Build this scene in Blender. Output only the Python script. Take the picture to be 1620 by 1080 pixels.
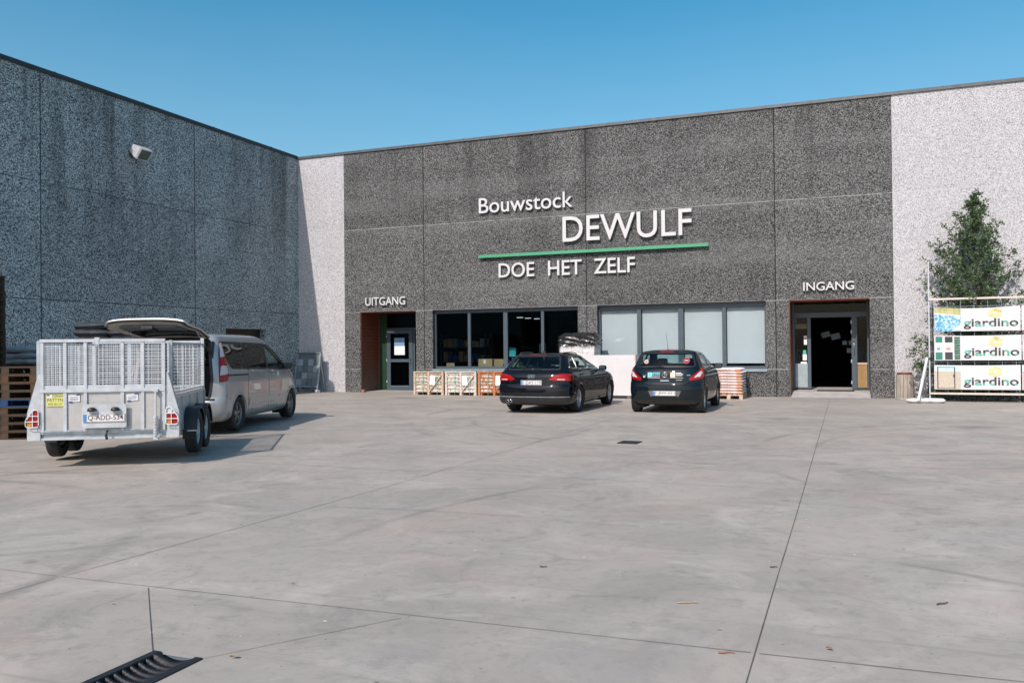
import bpy, bmesh, math, random
from mathutils import Vector, Matrix
from mathutils.geometry import delaunay_2d_cdt
random.seed(7)
S = bpy.context.scene
COL = S.collection
R = math.radians
for o in list(bpy.data.objects):
    bpy.data.objects.remove(o)

# ------------------------------------------------------------------ camera, sky, sun
CAM_H = 1.5
cam_d = bpy.data.cameras.new('camera')
cam_d.lens = 29.592; cam_d.sensor_width = 36; cam_d.clip_end = 3000; cam_d.clip_start = 0.05
cam = bpy.data.objects.new('camera', cam_d); COL.objects.link(cam)
yaw, pitch, roll = R(21.4659), R(0.4571), R(-0.5564)
fw = Vector((-math.sin(yaw)*math.cos(pitch), math.cos(yaw)*math.cos(pitch), math.sin(pitch)))
rt = Vector((math.cos(yaw), math.sin(yaw), 0)); up = rt.cross(fw)
rt2 = math.cos(roll)*rt + math.sin(roll)*up; up2 = -math.sin(roll)*rt + math.cos(roll)*up
m3 = Matrix((rt2, up2, -fw)).transposed()
cam.matrix_world = Matrix.Translation((0, 0, CAM_H)) @ m3.to_4x4()
S.camera = cam

W = bpy.data.worlds.new('World'); S.world = W; W.use_nodes = True
wn = W.node_tree.nodes; wl = W.node_tree.links
bg = wn['Background']
sky = wn.new('ShaderNodeTexSky'); sky.sky_type = 'NISHITA'; sky.sun_disc = False
sky.sun_elevation = R(41.8); sky.sun_rotation = R(187); sky.air_density = 1.0; sky.dust_density = 1.8; sky.ozone_density = 2.5
hs = wn.new('ShaderNodeHueSaturation'); hs.inputs['Hue'].default_value = 0.477; hs.inputs['Saturation'].default_value = 1.36
hs.inputs['Value'].default_value = 1.05
# paler air towards the horizon
wtc = wn.new('ShaderNodeTexCoord'); wsp = wn.new('ShaderNodeSeparateXYZ'); wmr = wn.new('ShaderNodeMapRange'); wmx = wn.new('ShaderNodeMix')
wnz = wn.new('ShaderNodeTexNoise'); wnz.inputs['Scale'].default_value = 2.2; wnz.inputs['Detail'].default_value = 5; wma = wn.new('ShaderNodeMath'); wma.operation = 'MULTIPLY_ADD'; wma.inputs[1].default_value = .10
wmr.inputs['From Min'].default_value = .15; wmr.inputs['From Max'].default_value = .43; wmr.inputs['To Min'].default_value = .34; wmr.inputs['To Max'].default_value = 0.0
wmx.data_type = 'RGBA'; wmx.inputs[7].default_value = (3.2, 3.95, 4.6, 1)
wl.new(wtc.outputs['Generated'], wsp.inputs[0]); wl.new(wtc.outputs['Generated'], wnz.inputs['Vector']); wl.new(wnz.outputs['Fac'], wma.inputs[0]); wl.new(wsp.outputs['Z'], wma.inputs[2])
wl.new(wma.outputs[0], wmr.inputs['Value']); wl.new(wmr.outputs[0], wmx.inputs[0]); wl.new(hs.outputs[0], wmx.inputs[6])
wl.new(sky.outputs[0], hs.inputs['Color']); wl.new(wmx.outputs[2], bg.inputs['Color'])
bg.inputs['Strength'].default_value = 0.15

sd = bpy.data.lights.new('sun', 'SUN'); sd.energy = 4.3; sd.angle = R(0.5); sd.color = (1.0, 0.905, 0.84)
so = bpy.data.objects.new('sun', sd); COL.objects.link(so)
so.rotation_euler = Vector((0.135, 1.11, -1.0)).to_track_quat('-Z', 'Y').to_euler()
so.location = (-5, -20, 30)

S.view_settings.view_transform = 'Standard'; S.view_settings.look = 'None'
S.view_settings.exposure = 0.0; S.view_settings.gamma = 1.0; S.view_settings.use_curve_mapping = False
S.render.engine = 'CYCLES'
S.cycles.max_bounces = 8; S.cycles.transparent_max_bounces = 24

# ------------------------------------------------------------------ materials
M = {}
class NT:
    """small helper around a material's node tree"""
    def __init__(s, name):
        s.m = bpy.data.materials.new(name); s.m.use_nodes = True; M[name] = s.m
        s.t = s.m.node_tree; s.n = s.t.nodes; s.l = s.t.links
        s.b = s.n['Principled BSDF']
        s.out = s.n['Material Output']
        s.tc = s.n.new('ShaderNodeTexCoord')
    def link(s, a, b): s.l.new(a, b)
    def coord(s, scale=(1, 1, 1), world=False):
        mp = s.n.new('ShaderNodeMapping'); mp.inputs['Scale'].default_value = scale
        if world:
            g = s.n.new('ShaderNodeNewGeometry'); s.link(g.outputs['Position'], mp.inputs[0])
        else: s.link(s.tc.outputs['Object'], mp.inputs[0])
        return mp.outputs[0]
    def noise(s, scale, detail=4, rough=.55, vec=None, dist=0.0):
        n = s.n.new('ShaderNodeTexNoise'); n.inputs['Scale'].default_value = scale
        n.inputs['Detail'].default_value = detail; n.inputs['Roughness'].default_value = rough
        n.inputs['Distortion'].default_value = dist
        s.link(vec if vec is not None else s.tc.outputs['Object'], n.inputs['Vector'])
        return n.outputs['Fac']
    def voro(s, scale, vec=None, feature='F1', out='Color'):
        n = s.n.new('ShaderNodeTexVoronoi'); n.inputs['Scale'].default_value = scale; n.feature = feature
        s.link(vec if vec is not None else s.tc.outputs['Object'], n.inputs['Vector'])
        return n.outputs[out]
    def ramp(s, fac, stops, interp='LINEAR'):
        r = s.n.new('ShaderNodeValToRGB'); r.color_ramp.interpolation = interp
        e = r.color_ramp.elements
        while len(e) < len(stops): e.new(0.5)
        for k, (p, c) in enumerate(stops):
            e[k].position = p
            e[k].color = (c, c, c, 1) if not hasattr(c, '__len__') else (*c, 1)
        s.link(fac, r.inputs[0]); return r.outputs[0]
    def mix(s, fac, a, b, mode='MIX'):
        x = s.n.new('ShaderNodeMix'); x.data_type = 'RGBA'; x.blend_type = mode
        for v, i in ((fac, 0), (a, 6), (b, 7)):
            if hasattr(v, 'node'): s.link(v, x.inputs[i])
            elif i == 0: x.inputs[0].default_value = v
            else: x.inputs[i].default_value = (*v, 1) if hasattr(v, '__len__') else (v, v, v, 1)
        return x.outputs[2]
    def math(s, op, a, b=0.0, c=None):
        x = s.n.new('ShaderNodeMath'); x.operation = op
        for i, v in enumerate((a, b) if c is None else (a, b, c)):
            if hasattr(v, 'node'): s.link(v, x.inputs[i])
            else: x.inputs[i].default_value = v
        return x.outputs[0]
    def xyz(s, vec=None):
        x = s.n.new('ShaderNodeSeparateXYZ'); s.link(vec if vec is not None else s.tc.outputs['Object'], x.inputs[0]); return x.outputs
    def bump(s, h, strength=.3, dist=.01):
        b = s.n.new('ShaderNodeBump'); b.inputs['Strength'].default_value = strength; b.inputs['Distance'].default_value = dist
        s.link(h, b.inputs['Height']); s.link(b.outputs[0], s.b.inputs['Normal'])
    def set(s, **k):
        names = dict(color='Base Color', rough='Roughness', metal='Metallic', spec='Specular IOR Level', coat='Coat Weight',
                     coatr='Coat Roughness', trans='Transmission Weight', ior='IOR', emit='Emission Color', es='Emission Strength', alpha='Alpha')
        for a, v in k.items():
            i = s.b.inputs[names[a]]
            if hasattr(v, 'node'): s.link(v, i)
            elif hasattr(v, '__len__'): i.default_value = (*v, 1)
            else: i.default_value = v
        return s

def simple(name, col, rough=.5, metal=0, var=.18, vs=6.0, bump=0, spec=.5, coat=0):
    t = NT(name)
    f = t.noise(vs, 5)
    lo = tuple(c*(1-var) for c in col); hi = tuple(min(1, c*(1+var)) for c in col)
    t.set(color=t.mix(t.ramp(f, [(.3, 0.0), (.7, 1.0)]), lo, hi), metal=metal, spec=spec, coat=coat)
    r = t.noise(vs*2.3, 3)
    t.set(rough=t.math('MULTIPLY_ADD', r, .2, max(rough-.1, .02)))
    if bump: t.bump(t.noise(vs*8, 4), bump, .01)
    return t.m

def aggregate(name, dark, mid, light, joints_x, joints_z, jx_col, jz_col, along='x', stain=.35, band=.0, grain=(55, 100), tone=.14):
    """washed aggregate concrete: grains, panel joints, weathering streaks"""
    t = NT(name); o = t.xyz()
    a = o['X'] if along == 'x' else o['Y']; z = o['Z']
    g1 = t.voro(grain[0]); g2 = t.voro(grain[1])
    s1 = t.n.new('ShaderNodeSeparateColor'); t.link(g1, s1.inputs[0])
    s2 = t.n.new('ShaderNodeSeparateColor'); t.link(g2, s2.inputs[0])
    v = t.math('MULTIPLY_ADD', s2.outputs[0], .4, t.math('MULTIPLY', s1.outputs[0], .6))
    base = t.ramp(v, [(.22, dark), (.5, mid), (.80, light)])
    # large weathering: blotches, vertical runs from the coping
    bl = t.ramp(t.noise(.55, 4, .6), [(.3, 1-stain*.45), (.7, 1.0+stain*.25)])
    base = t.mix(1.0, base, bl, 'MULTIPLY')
    run = t.noise(1.0, 4, .65, t.coord((1.1, 1.1, .07)))
    fade = t.ramp(t.math('DIVIDE', z, 8.7), [(.3, 0.0), (.97, 1.0)])
    runm = t.math('MULTIPLY', t.ramp(run, [(.5, 0.0), (.72, 1.0)]), fade)
    base = t.mix(t.math('MULTIPLY', runm, stain*1.5), base, tuple(c*.35 for c in dark if True) if hasattr(dark, '__len__') else dark*.35)
    if band:
        bz = t.noise(1.0, 3, .5, t.coord((.12, .12, 1.4)))
        base = t.mix(t.math('MULTIPLY', t.ramp(bz, [(.5, 0.0), (.72, 1.0)]), band), base, light)
    # each cast panel has its own tone
    idx = 3.0
    for x0 in joints_x: idx = t.math('ADD', t.math('GREATER_THAN', a, x0), idx)
    for z0 in joints_z: idx = t.math('ADD', t.math('MULTIPLY', t.math('GREATER_THAN', z, z0), 5.0), idx)
    wn_ = t.n.new('ShaderNodeTexWhiteNoise'); wn_.noise_dimensions = '1D'
    if hasattr(idx, 'node'): t.link(t.math('MULTIPLY', idx, 1.37), wn_.inputs['W'])
    base = t.mix(1.0, base, t.ramp(wn_.outputs['Value'], [(0, 1-tone/2), (1, 1+tone/2)]), 'MULTIPLY')
    for k, x0 in enumerate(joints_x):
        d = t.math('ABSOLUTE', t.math('SUBTRACT', a, x0))
        base = t.mix(t.math('LESS_THAN', d, .016), base, jx_col)
    dash = t.ramp(t.noise(3.0, 2), [(.33, .25), (.5, 1.0)])
    for z0 in joints_z:
        d = t.math('ABSOLUTE', t.math('SUBTRACT', z, z0))
        base = t.mix(t.math('MULTIPLY', t.math('LESS_THAN', d, .011), dash), base, jz_col)
    t.set(color=base, rough=.85, spec=.25)
    t.bump(v, .35, .012)
    return t.m

ZJ = (5.876, 2.864, .785)
FX = (-13.79, -7.81, -1.88)
aggregate('dark_aggregate', (.006, .006, .006), (.056, .056, .056), (.28, .28, .275), FX, ZJ, (.018, .018, .018), (.30, .295, .285), band=.16, grain=(58, 110), tone=.16)  # pale level joints: sunlight on their lower lips painted into the colour
aggregate('pale_aggregate', (.18, .175, .18), (.49, .48, .495), (.61, .60, .615), (), ZJ, (.5, .5, .5), (.5, .48, .48), stain=.10, grain=(65, 120), tone=.04)
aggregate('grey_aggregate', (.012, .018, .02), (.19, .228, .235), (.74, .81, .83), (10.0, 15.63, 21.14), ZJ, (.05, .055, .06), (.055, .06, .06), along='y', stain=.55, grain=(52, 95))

def ground_mat():
    t = NT('yard_concrete')
    def rot(ang, sc):
        mp = t.n.new('ShaderNodeMapping'); mp.inputs['Rotation'].default_value = (0, 0, R(ang)); mp.inputs['Scale'].default_value = sc
        t.link(t.tc.outputs['Object'], mp.inputs[0]); return mp.outputs[0]
    big = t.noise(.20, 6, .62, dist=.4); mid = t.noise(.75, 8, .68, dist=.9); fine = t.noise(9, 7, .72)
    c = t.ramp(big, [(.3, (0.339, 0.303, 0.266)), (.7, (0.439, 0.393, 0.345))])
    c = t.mix(t.ramp(mid, [(.40, 0.0), (.68, .8)]), c, (0.268, 0.246, 0.223))
    lit = t.noise(.55, 8, .7, rot(20, (1, 1, 1)), 1.4)
    c = t.mix(t.ramp(lit, [(.50, 0.0), (.72, .75)]), c, (0.505, 0.458, 0.403))
    blot = t.noise(1.9, 8, .74, rot(50, (1, 1, 1)), 1.6)
    c = t.mix(t.ramp(blot, [(.54, 0.0), (.70, .55)]), c, (0.206, 0.192, 0.176))
    for ang, sc, th in ((12, (.25, 3.2, 1), .60), (-38, (.22, 2.6, 1), .62), (63, (.3, 3.6, 1), .62), (88, (.2, 2.2, 1), .63)):   # broom and tyre streaks in several directions
        st = t.noise(1.3, 6, .7, rot(ang, sc), .7)
        c = t.mix(t.ramp(st, [(th, 0.0), (th+.13, .5)]), c, (0.216, 0.201, 0.184))
    for ang, sc, th in ((-15, (.3, 3.0, 1), .62), (35, (.28, 3.4, 1), .63)):
        st = t.noise(1.1, 6, .7, rot(ang, sc), .7)
        c = t.mix(t.ramp(st, [(th, 0.0), (th+.14, .55)]), c, (0.527, 0.485, 0.432))
    c = t.mix(t.ramp(fine, [(.52, 0.0), (.76, .5)]), c, (0.198, 0.181, 0.166))
    warm = t.noise(.5, 5, .62, rot(0, (1, 1, 1)), .5)
    c = t.mix(t.ramp(warm, [(.54, 0.0), (.74, .5)]), c, (0.413, 0.315, 0.262))
    cool = t.noise(.6, 5, .62, rot(70, (1, 1, 1)), .5)
    c = t.mix(t.ramp(cool, [(.56, 0.0), (.74, .45)]), c, (0.299, 0.303, 0.299))
    # tyre scuffs: parts of large rings
    o = t.xyz()
    for cx, cy, r, w in ((4.2, 13.5, 4.6, .10), (4.6, 13.2, 5.9, .09), (-9.0, 3.0, 4.2, .12), (3.0, 6.0, 6.8, .08), (-12, 15, 7.5, .12), (-1.5, 19, 6.4, .10), (-1.4, 19.2, 7.9, .10), (-7.5, 6.5, 2.6, .1), (6.5, 4.0, 5.2, .06), (6.7, 4.2, 5.45, .06), (-3.0, -1.0, 8.2, .07)):
        dx = t.math('SUBTRACT', o['X'], cx); dy = t.math('SUBTRACT', o['Y'], cy)
        d = t.math('SQRT', t.math('ADD', t.math('MULTIPLY', dx, dx), t.math('MULTIPLY', dy, dy)))
        k = t.math('ABSOLUTE', t.math('SUBTRACT', d, r))
        k = t.math('SUBTRACT', 1.0, t.math('DIVIDE', k, w)); k = t.math('MAXIMUM', k, 0.0)
        c = t.mix(t.math('MULTIPLY', k, t.ramp(t.noise(.45, 4), [(.46, 0.0), (.64, .6)])), c, (0.167, 0.157, 0.148))
    # oil spots, pale and dark specks
    sp = t.voro(.33, out='Distance')
    c = t.mix(t.ramp(t.math('ADD', sp, t.math('MULTIPLY', t.noise(3, 4), .18)), [(.13, .55), (.27, 0.0)]), c, (0.150, 0.142, 0.135))
    sp = t.voro(1.1, rot(33, (1, 1, 1)), out='Distance')
    c = t.mix(t.ramp(t.math('ADD', sp, t.math('MULTIPLY', t.noise(9, 5), .2)), [(.13, .5), (.19, 0.0)]), c, (0.141, 0.134, 0.124))
    w = t.voro(3.1, out='Distance')
    c = t.mix(t.ramp(w, [(.025, .85), (.035, 0.0)]), c, (0.703, 0.674, 0.623))
    for sc, ang in ((2.3, 10), (4.7, 40)):
        w = t.voro(sc, rot(ang, (1, 2.0, 1)), out='Distance')
        c = t.mix(t.ramp(w, [(.03, .85), (.045, 0.0)]), c, (0.079, 0.073, 0.067))
    t.set(color=c, rough=t.ramp(mid, [(.3, .5), (.7, .75)]), spec=.3)
    t.bump(t.math('ADD', fine, t.math('MULTIPLY', t.noise(60, 3), .6)), .15, .01)
ground_mat()
simple('joint_dark', (.085, .08, .077), .9)
simple('cast_iron', (.035, .036, .04), .45, .6, .3, 20, .3)
simple('drain_muck', (.24, .21, .16), .9, 0, .5, 14)
simple('coping_metal', (.10, .105, .11), .45, .5)
simple('coping_dark', (.035, .037, .04), .5, .3)
simple('frame_paint', (.060, .085, .105), .4, .0, .08)
simple('sill_metal', (.30, .35, .39), .35, .3, .1)
simple('letter_white', (.575, .56, .565), .45, 0, .05, 3)
simple('sign_green', (.07, .31, .165), .4, 0, .06)
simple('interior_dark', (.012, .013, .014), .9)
simple('interior_grey', (.05, .052, .055), .8)
simple('blind_fabric', (.62, .66, .655), .8, 0, .05, 1.2)
simple('green_paint', (.006, .035, .012), .5)
simple('white_paper', (.78, .78, .77), .7, 0, .05)
simple('blue_paper', (.16, .30, .46), .7, 0, .1)
simple('cardboard', (.40, .26, .13), .8, 0, .15)
simple('red_print', (.55, .05, .04), .5)
simple('rubber_mat', (.05, .048, .045), .95, 0, .3, 40, .4)
simple('threshold_concrete', (.37, .35, .335), .75, 0, .12, 3)
simple('brick_red', (.30, .12, .08), .8)
simple('galvanised', (.38, .43, .46), .38, .35, .22, 9, .08)
simple('galvanised_bright', (.50, .525, .55), .36, .25, .15, 9, .05)
simple('mesh_wire', (.58, .61, .64), .4, .2, .12, 9)
simple('black_plastic', (.018, .018, .02), .42)
simple('black_rubber', (.022, .022, .023), .85, 0, .25, 12)
simple('dark_void', (.006, .006, .007), .9)
simple('mirror_dark', (.16, .19, .20), .08, 1.0, .05)
simple('chrome', (.75, .76, .78), .12, 1.0, .05)
simple('alloy', (.50, .52, .55), .3, .75, .1)
simple('alloy_dark', (.20, .21, .22), .35, .6, .1)
simple('plate_white', (.66, .65, .64), .4, 0, .04)
simple('plate_ink', (.075, .03, .034), .5)
simple('plate_blue', (.06, .22, .50), .45)
simple('ink_black', (.02, .02, .022), .5)
simple('ink_red', (.45, .03, .05), .5)
simple('sticker_yellow', (.62, .60, .18), .5, 0, .05)
simple('sticker_teal', (.06, .42, .46), .4)
simple('sticker_cream', (.62, .52, .36), .4)
simple('ink_navy', (.03, .06, .22), .5)
simple('seat_fabric', (.035, .037, .042), .85)
simple('seat_grey', (.11, .12, .13), .85)
simple('trim_beige', (.38, .36, .32), .6)
simple('cloth_white', (.62, .595, .60), .6, 0, .03, 2)
simple('post_white', (.56, .57, .59), .45, .1, .06)
simple('rail_beige', (.62, .54, .47), .5, .1, .08)
simple('sandbag_white', (.70, .69, .68), .75, 0, .1, 10, .3)
simple('sack_grey', (.33, .37, .39), .55, 0, .2, 8, .3)
simple('sack_dark', (.045, .05, .058), .35, 0, .3, 8, .3)
simple('sack_print', (.62, .17, .06), .6, 0, .25, 12)
simple('sack_white', (.70, .65, .64), .6, 0, .1, 8, .3)
simple('sack_orange', (.66, .24, .05), .6, 0, .2, 9)
simple('sack_shadow', (.26, .15, .12), .65, 0, .3, 9)
simple('strap_green', (.13, .42, .30), .5)
simple('stone_white', (.70, .655, .63), .75, 0, .15, 9, .3)
simple('board_white', (.62, .595, .595), .7, 0, .05, 2)
simple('board_print', (.55, .54, .545), .7)
simple('tile_slate', (.12, .15, .165), .6, 0, .2, 4)
simple('tile_mid', (.17, .205, .22), .6, 0, .2, 4)
simple('tile_pale', (.30, .35, .37), .55, 0, .15, 4)
simple('grille_white', (.72, .73, .74), .4)
simple('leaf_dry', (.38, .29, .20), .8)
simple('twig_brown', (.10, .07, .05), .85)
simple('leaf_red', (.30, .16, .115), .7)
simple('petal_yellow', (.70, .58, .30), .5)
simple('petal_orange', (.68, .43, .14), .5)
simple('ink_green', (.06, .40, .29), .5)
simple('ink_char', (.035, .042, .048), .5)
simple('bin_red', (.16, .03, .025), .5)
simple('door_brown', (.03, .017, .012), .6)
simple('bark', (.09, .075, .06), .9, 0, .3, 20, .5)
simple('lamp_housing', (.50, .51, .52), .4, .2)

def wood(name, a, b, axis=(1, 1, 1), rough=.75, grain=5.0):
    t = NT(name)
    f = t.noise(grain, 6, .65, t.coord(axis), .6)
    g = t.noise(1.3, 3)
    c = t.mix(t.ramp(f, [(.3, 0.0), (.7, 1.0)]), a, b)
    c = t.mix(t.ramp(g, [(.45, 0.0), (.75, .5)]), c, tuple(x*.6 for x in a))
    t.set(color=c, rough=rough, spec=.3); t.bump(f, .25, .006)
wood('pallet_wood', (.05, .028, .016), (.125, .072, .04))
wood('pallet_wood_old', (.036, .026, .018), (.085, .058, .038))
wood('pallet_blue', (.012, .035, .09), (.025, .07, .17))
wood('crate_wood', (.42, .30, .21), (.62, .50, .39))
wood('crate_wood_pale', (.50, .43, .36), (.66, .60, .53))
wood('crate_wood_orange', (.36, .125, .05), (.56, .24, .10))
wood('bamboo_slats', (.42, .25, .10), (.66, .46, .24), (30, 1, .6))
wood('bin_slats', (.22, .18, .145), (.48, .43, .37), (9, 9, .5))
wood('timber_bearer', (.10, .08, .06), (.2, .16, .12))

def cladding():
    t = NT('red_cladding'); o = t.xyz()
    f = t.noise(4, 6, .65, t.coord((1, 1, 7)), .5)
    c = t.mix(t.ramp(f, [(.3, 0.0), (.7, 1.0)]), (.105, .022, .009), (.21, .055, .022))
    fr = t.math('FRACT', t.math('DIVIDE', o['Z'], .125))
    g = t.math('LESS_THAN', fr, .09)
    c = t.mix(g, c, (.015, .006, .004))
    worn = t.ramp(t.math('ADD', o['Z'], t.math('MULTIPLY', t.noise(2, 4), -.5)), [(.1, .7), (1.0, 0.0)])
    c = t.mix(worn, c, (.12, .085, .06))
    t.set(color=c, rough=.6); t.bump(fr, .4, .01)
cladding()

def checker_plate():
    t = NT('tread_plate'); o = t.xyz()
    u = t.math('ADD', o['X'], o['Z']); v = t.math('SUBTRACT', o['X'], o['Z'])
    a = t.math('SINE', t.math('MULTIPLY', u, 190.0)); b = t.math('SINE', t.math('MULTIPLY', v, 190.0))
    h = t.math('MULTIPLY', a, b)
    c = t.mix(t.ramp(h, [(.2, 0.0), (.6, 1.0)]), (.46, .445, .43), (.56, .54, .52))
    c = t.mix(t.ramp(t.noise(5, 5), [(.45, 0.0), (.8, .4)]), c, (.27, .26, .25))
    t.set(color=c, rough=.42, metal=.35); t.bump(h, .2, .003)
checker_plate()

def paint(name, col, flake=.0, rough=.3, metal=.0, dirt=.25, dirtcol=(.20, .18, .155)):
    t = NT(name); o = t.xyz()
    d = t.noise(3.0, 6, .7)
    low = t.ramp(t.math('ADD', o['Z'], t.math('MULTIPLY', d, -.35)), [(.05, 1.0), (.55, 0.0)])
    gen = t.ramp(d, [(.5, 0.0), (.85, .25)])
    f = t.math('MULTIPLY', t.math('MAXIMUM', low, gen), dirt)
    t.set(color=t.mix(f, col, dirtcol), metal=metal, rough=t.math('MULTIPLY_ADD', f, .5, rough), spec=0.0, coat=.85, coatr=.03)
paint('paint_black', (.0045, .005, .0075), metal=.0, rough=.5, dirt=.018)
paint('paint_petrol', (.0045, .009, .013), metal=.0, rough=.5, dirt=.015)
paint('paint_silver', (.40, .405, .405), metal=.5, rough=.34, dirt=.1)

def glass(name, tint, refl=1.0, ior=1.45):
    m = bpy.data.materials.new(name); m.use_nodes = True; M[name] = m
    n = m.node_tree.nodes; l = m.node_tree.links; n.remove(n['Principled BSDF'])
    out = n['Material Output']; tr = n.new('ShaderNodeBsdfTransparent'); tr.inputs[0].default_value = (*tint, 1)
    gl = n.new('ShaderNodeBsdfGlossy'); gl.inputs['Roughness'].default_value = .015
    gl.inputs['Color'].default_value = (.9*refl, .97*refl, refl, 1)
    # Schlick reflectance from the angle, the same from both sides of the pane
    ge = n.new('ShaderNodeNewGeometry'); dp = n.new('ShaderNodeVectorMath'); dp.operation = 'DOT_PRODUCT'
    l.new(ge.outputs['Normal'], dp.inputs[0]); l.new(ge.outputs['Incoming'], dp.inputs[1])
    def mth(op, a, b):
        x = n.new('ShaderNodeMath'); x.operation = op
        for i, v in enumerate((a, b)):
            if hasattr(v, 'node'): l.new(v, x.inputs[i])
            else: x.inputs[i].default_value = v
        return x.outputs[0]
    r0 = ((ior-1)/(ior+1))**2*(1.6 if 'car' in name or 'tint' in name else .9)
    fr = mth('ADD', mth('MULTIPLY', mth('POWER', mth('SUBTRACT', 1.0, mth('ABSOLUTE', dp.outputs['Value'], 0.0)), 5.0), 1-r0), r0)
    mx = n.new('ShaderNodeMixShader'); l.new(fr, mx.inputs[0]); l.new(tr.outputs[0], mx.inputs[1]); l.new(gl.outputs[0], mx.inputs[2])
    nz = n.new('ShaderNodeTexNoise'); nz.inputs['Scale'].default_value = 1.1; nz.inputs['Detail'].default_value = 2
    tc = n.new('ShaderNodeTexCoord'); l.new(tc.outputs['Object'], nz.inputs['Vector'])
    bp = n.new('ShaderNodeBump'); bp.inputs['Strength'].default_value = .02; bp.inputs['Distance'].default_value = .02
    l.new(nz.outputs['Fac'], bp.inputs['Height']); l.new(bp.outputs[0], gl.inputs['Normal'])
    l.new(mx.outputs[0], out.inputs[0])
glass('shop_glass', (.80, .86, .88), .55, 1.35)
glass('blind_glass', (.86, .885, .90), .6, 1.35)
glass('car_glass', (.70, .85, .84), .75, 1.4)
glass('tinted_glass', (.05, .06, .065), .9, 1.45)
glass('lamp_glass', (.6, .65, .65), 1.0, 1.5)

def lens(name, col, rough=.12):
    t = NT(name)
    v = t.n.new('ShaderNodeTexWave'); v.inputs['Scale'].default_value = 22; t.link(t.tc.outputs['Object'], v.inputs[0])
    t.set(color=t.mix(t.math('MULTIPLY', v.outputs[1], .35), col, tuple(c*.55 for c in col)), rough=rough, coat=.6, coatr=.03, spec=.2)
lens('lens_red', (.34, .006, .006)); lens('lens_white', (.62, .60, .60)); lens('lens_amber', (.62, .22, .03)); lens('lens_dark', (.20, .008, .008))

def leafy(name, a, b):
    t = NT(name)
    oi = t.n.new('ShaderNodeNewGeometry')
    c = t.mix(oi.outputs['Random Per Island'], a, b)
    t.set(color=c, rough=.45, spec=.4)
    tl = t.n.new('ShaderNodeBsdfTranslucent'); t.link(c, tl.inputs[0])
    mx = t.n.new('ShaderNodeMixShader'); mx.inputs[0].default_value = .18
    t.link(t.b.outputs[0], mx.inputs[1]); t.link(tl.outputs[0], mx.inputs[2]); t.link(mx.outputs[0], t.out.inputs[0])
leafy('leaf_green', (.03, .07, .028), (.15, .215, .10))
leafy('leaf_hedge', (.02, .05, .02), (.065, .11, .045))

def emis(name, col, s):
    t = NT(name); t.set(color=col, emit=col, es=s)
emis('tube_light', (.9, .95, 1.0), 1.1)

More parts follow.
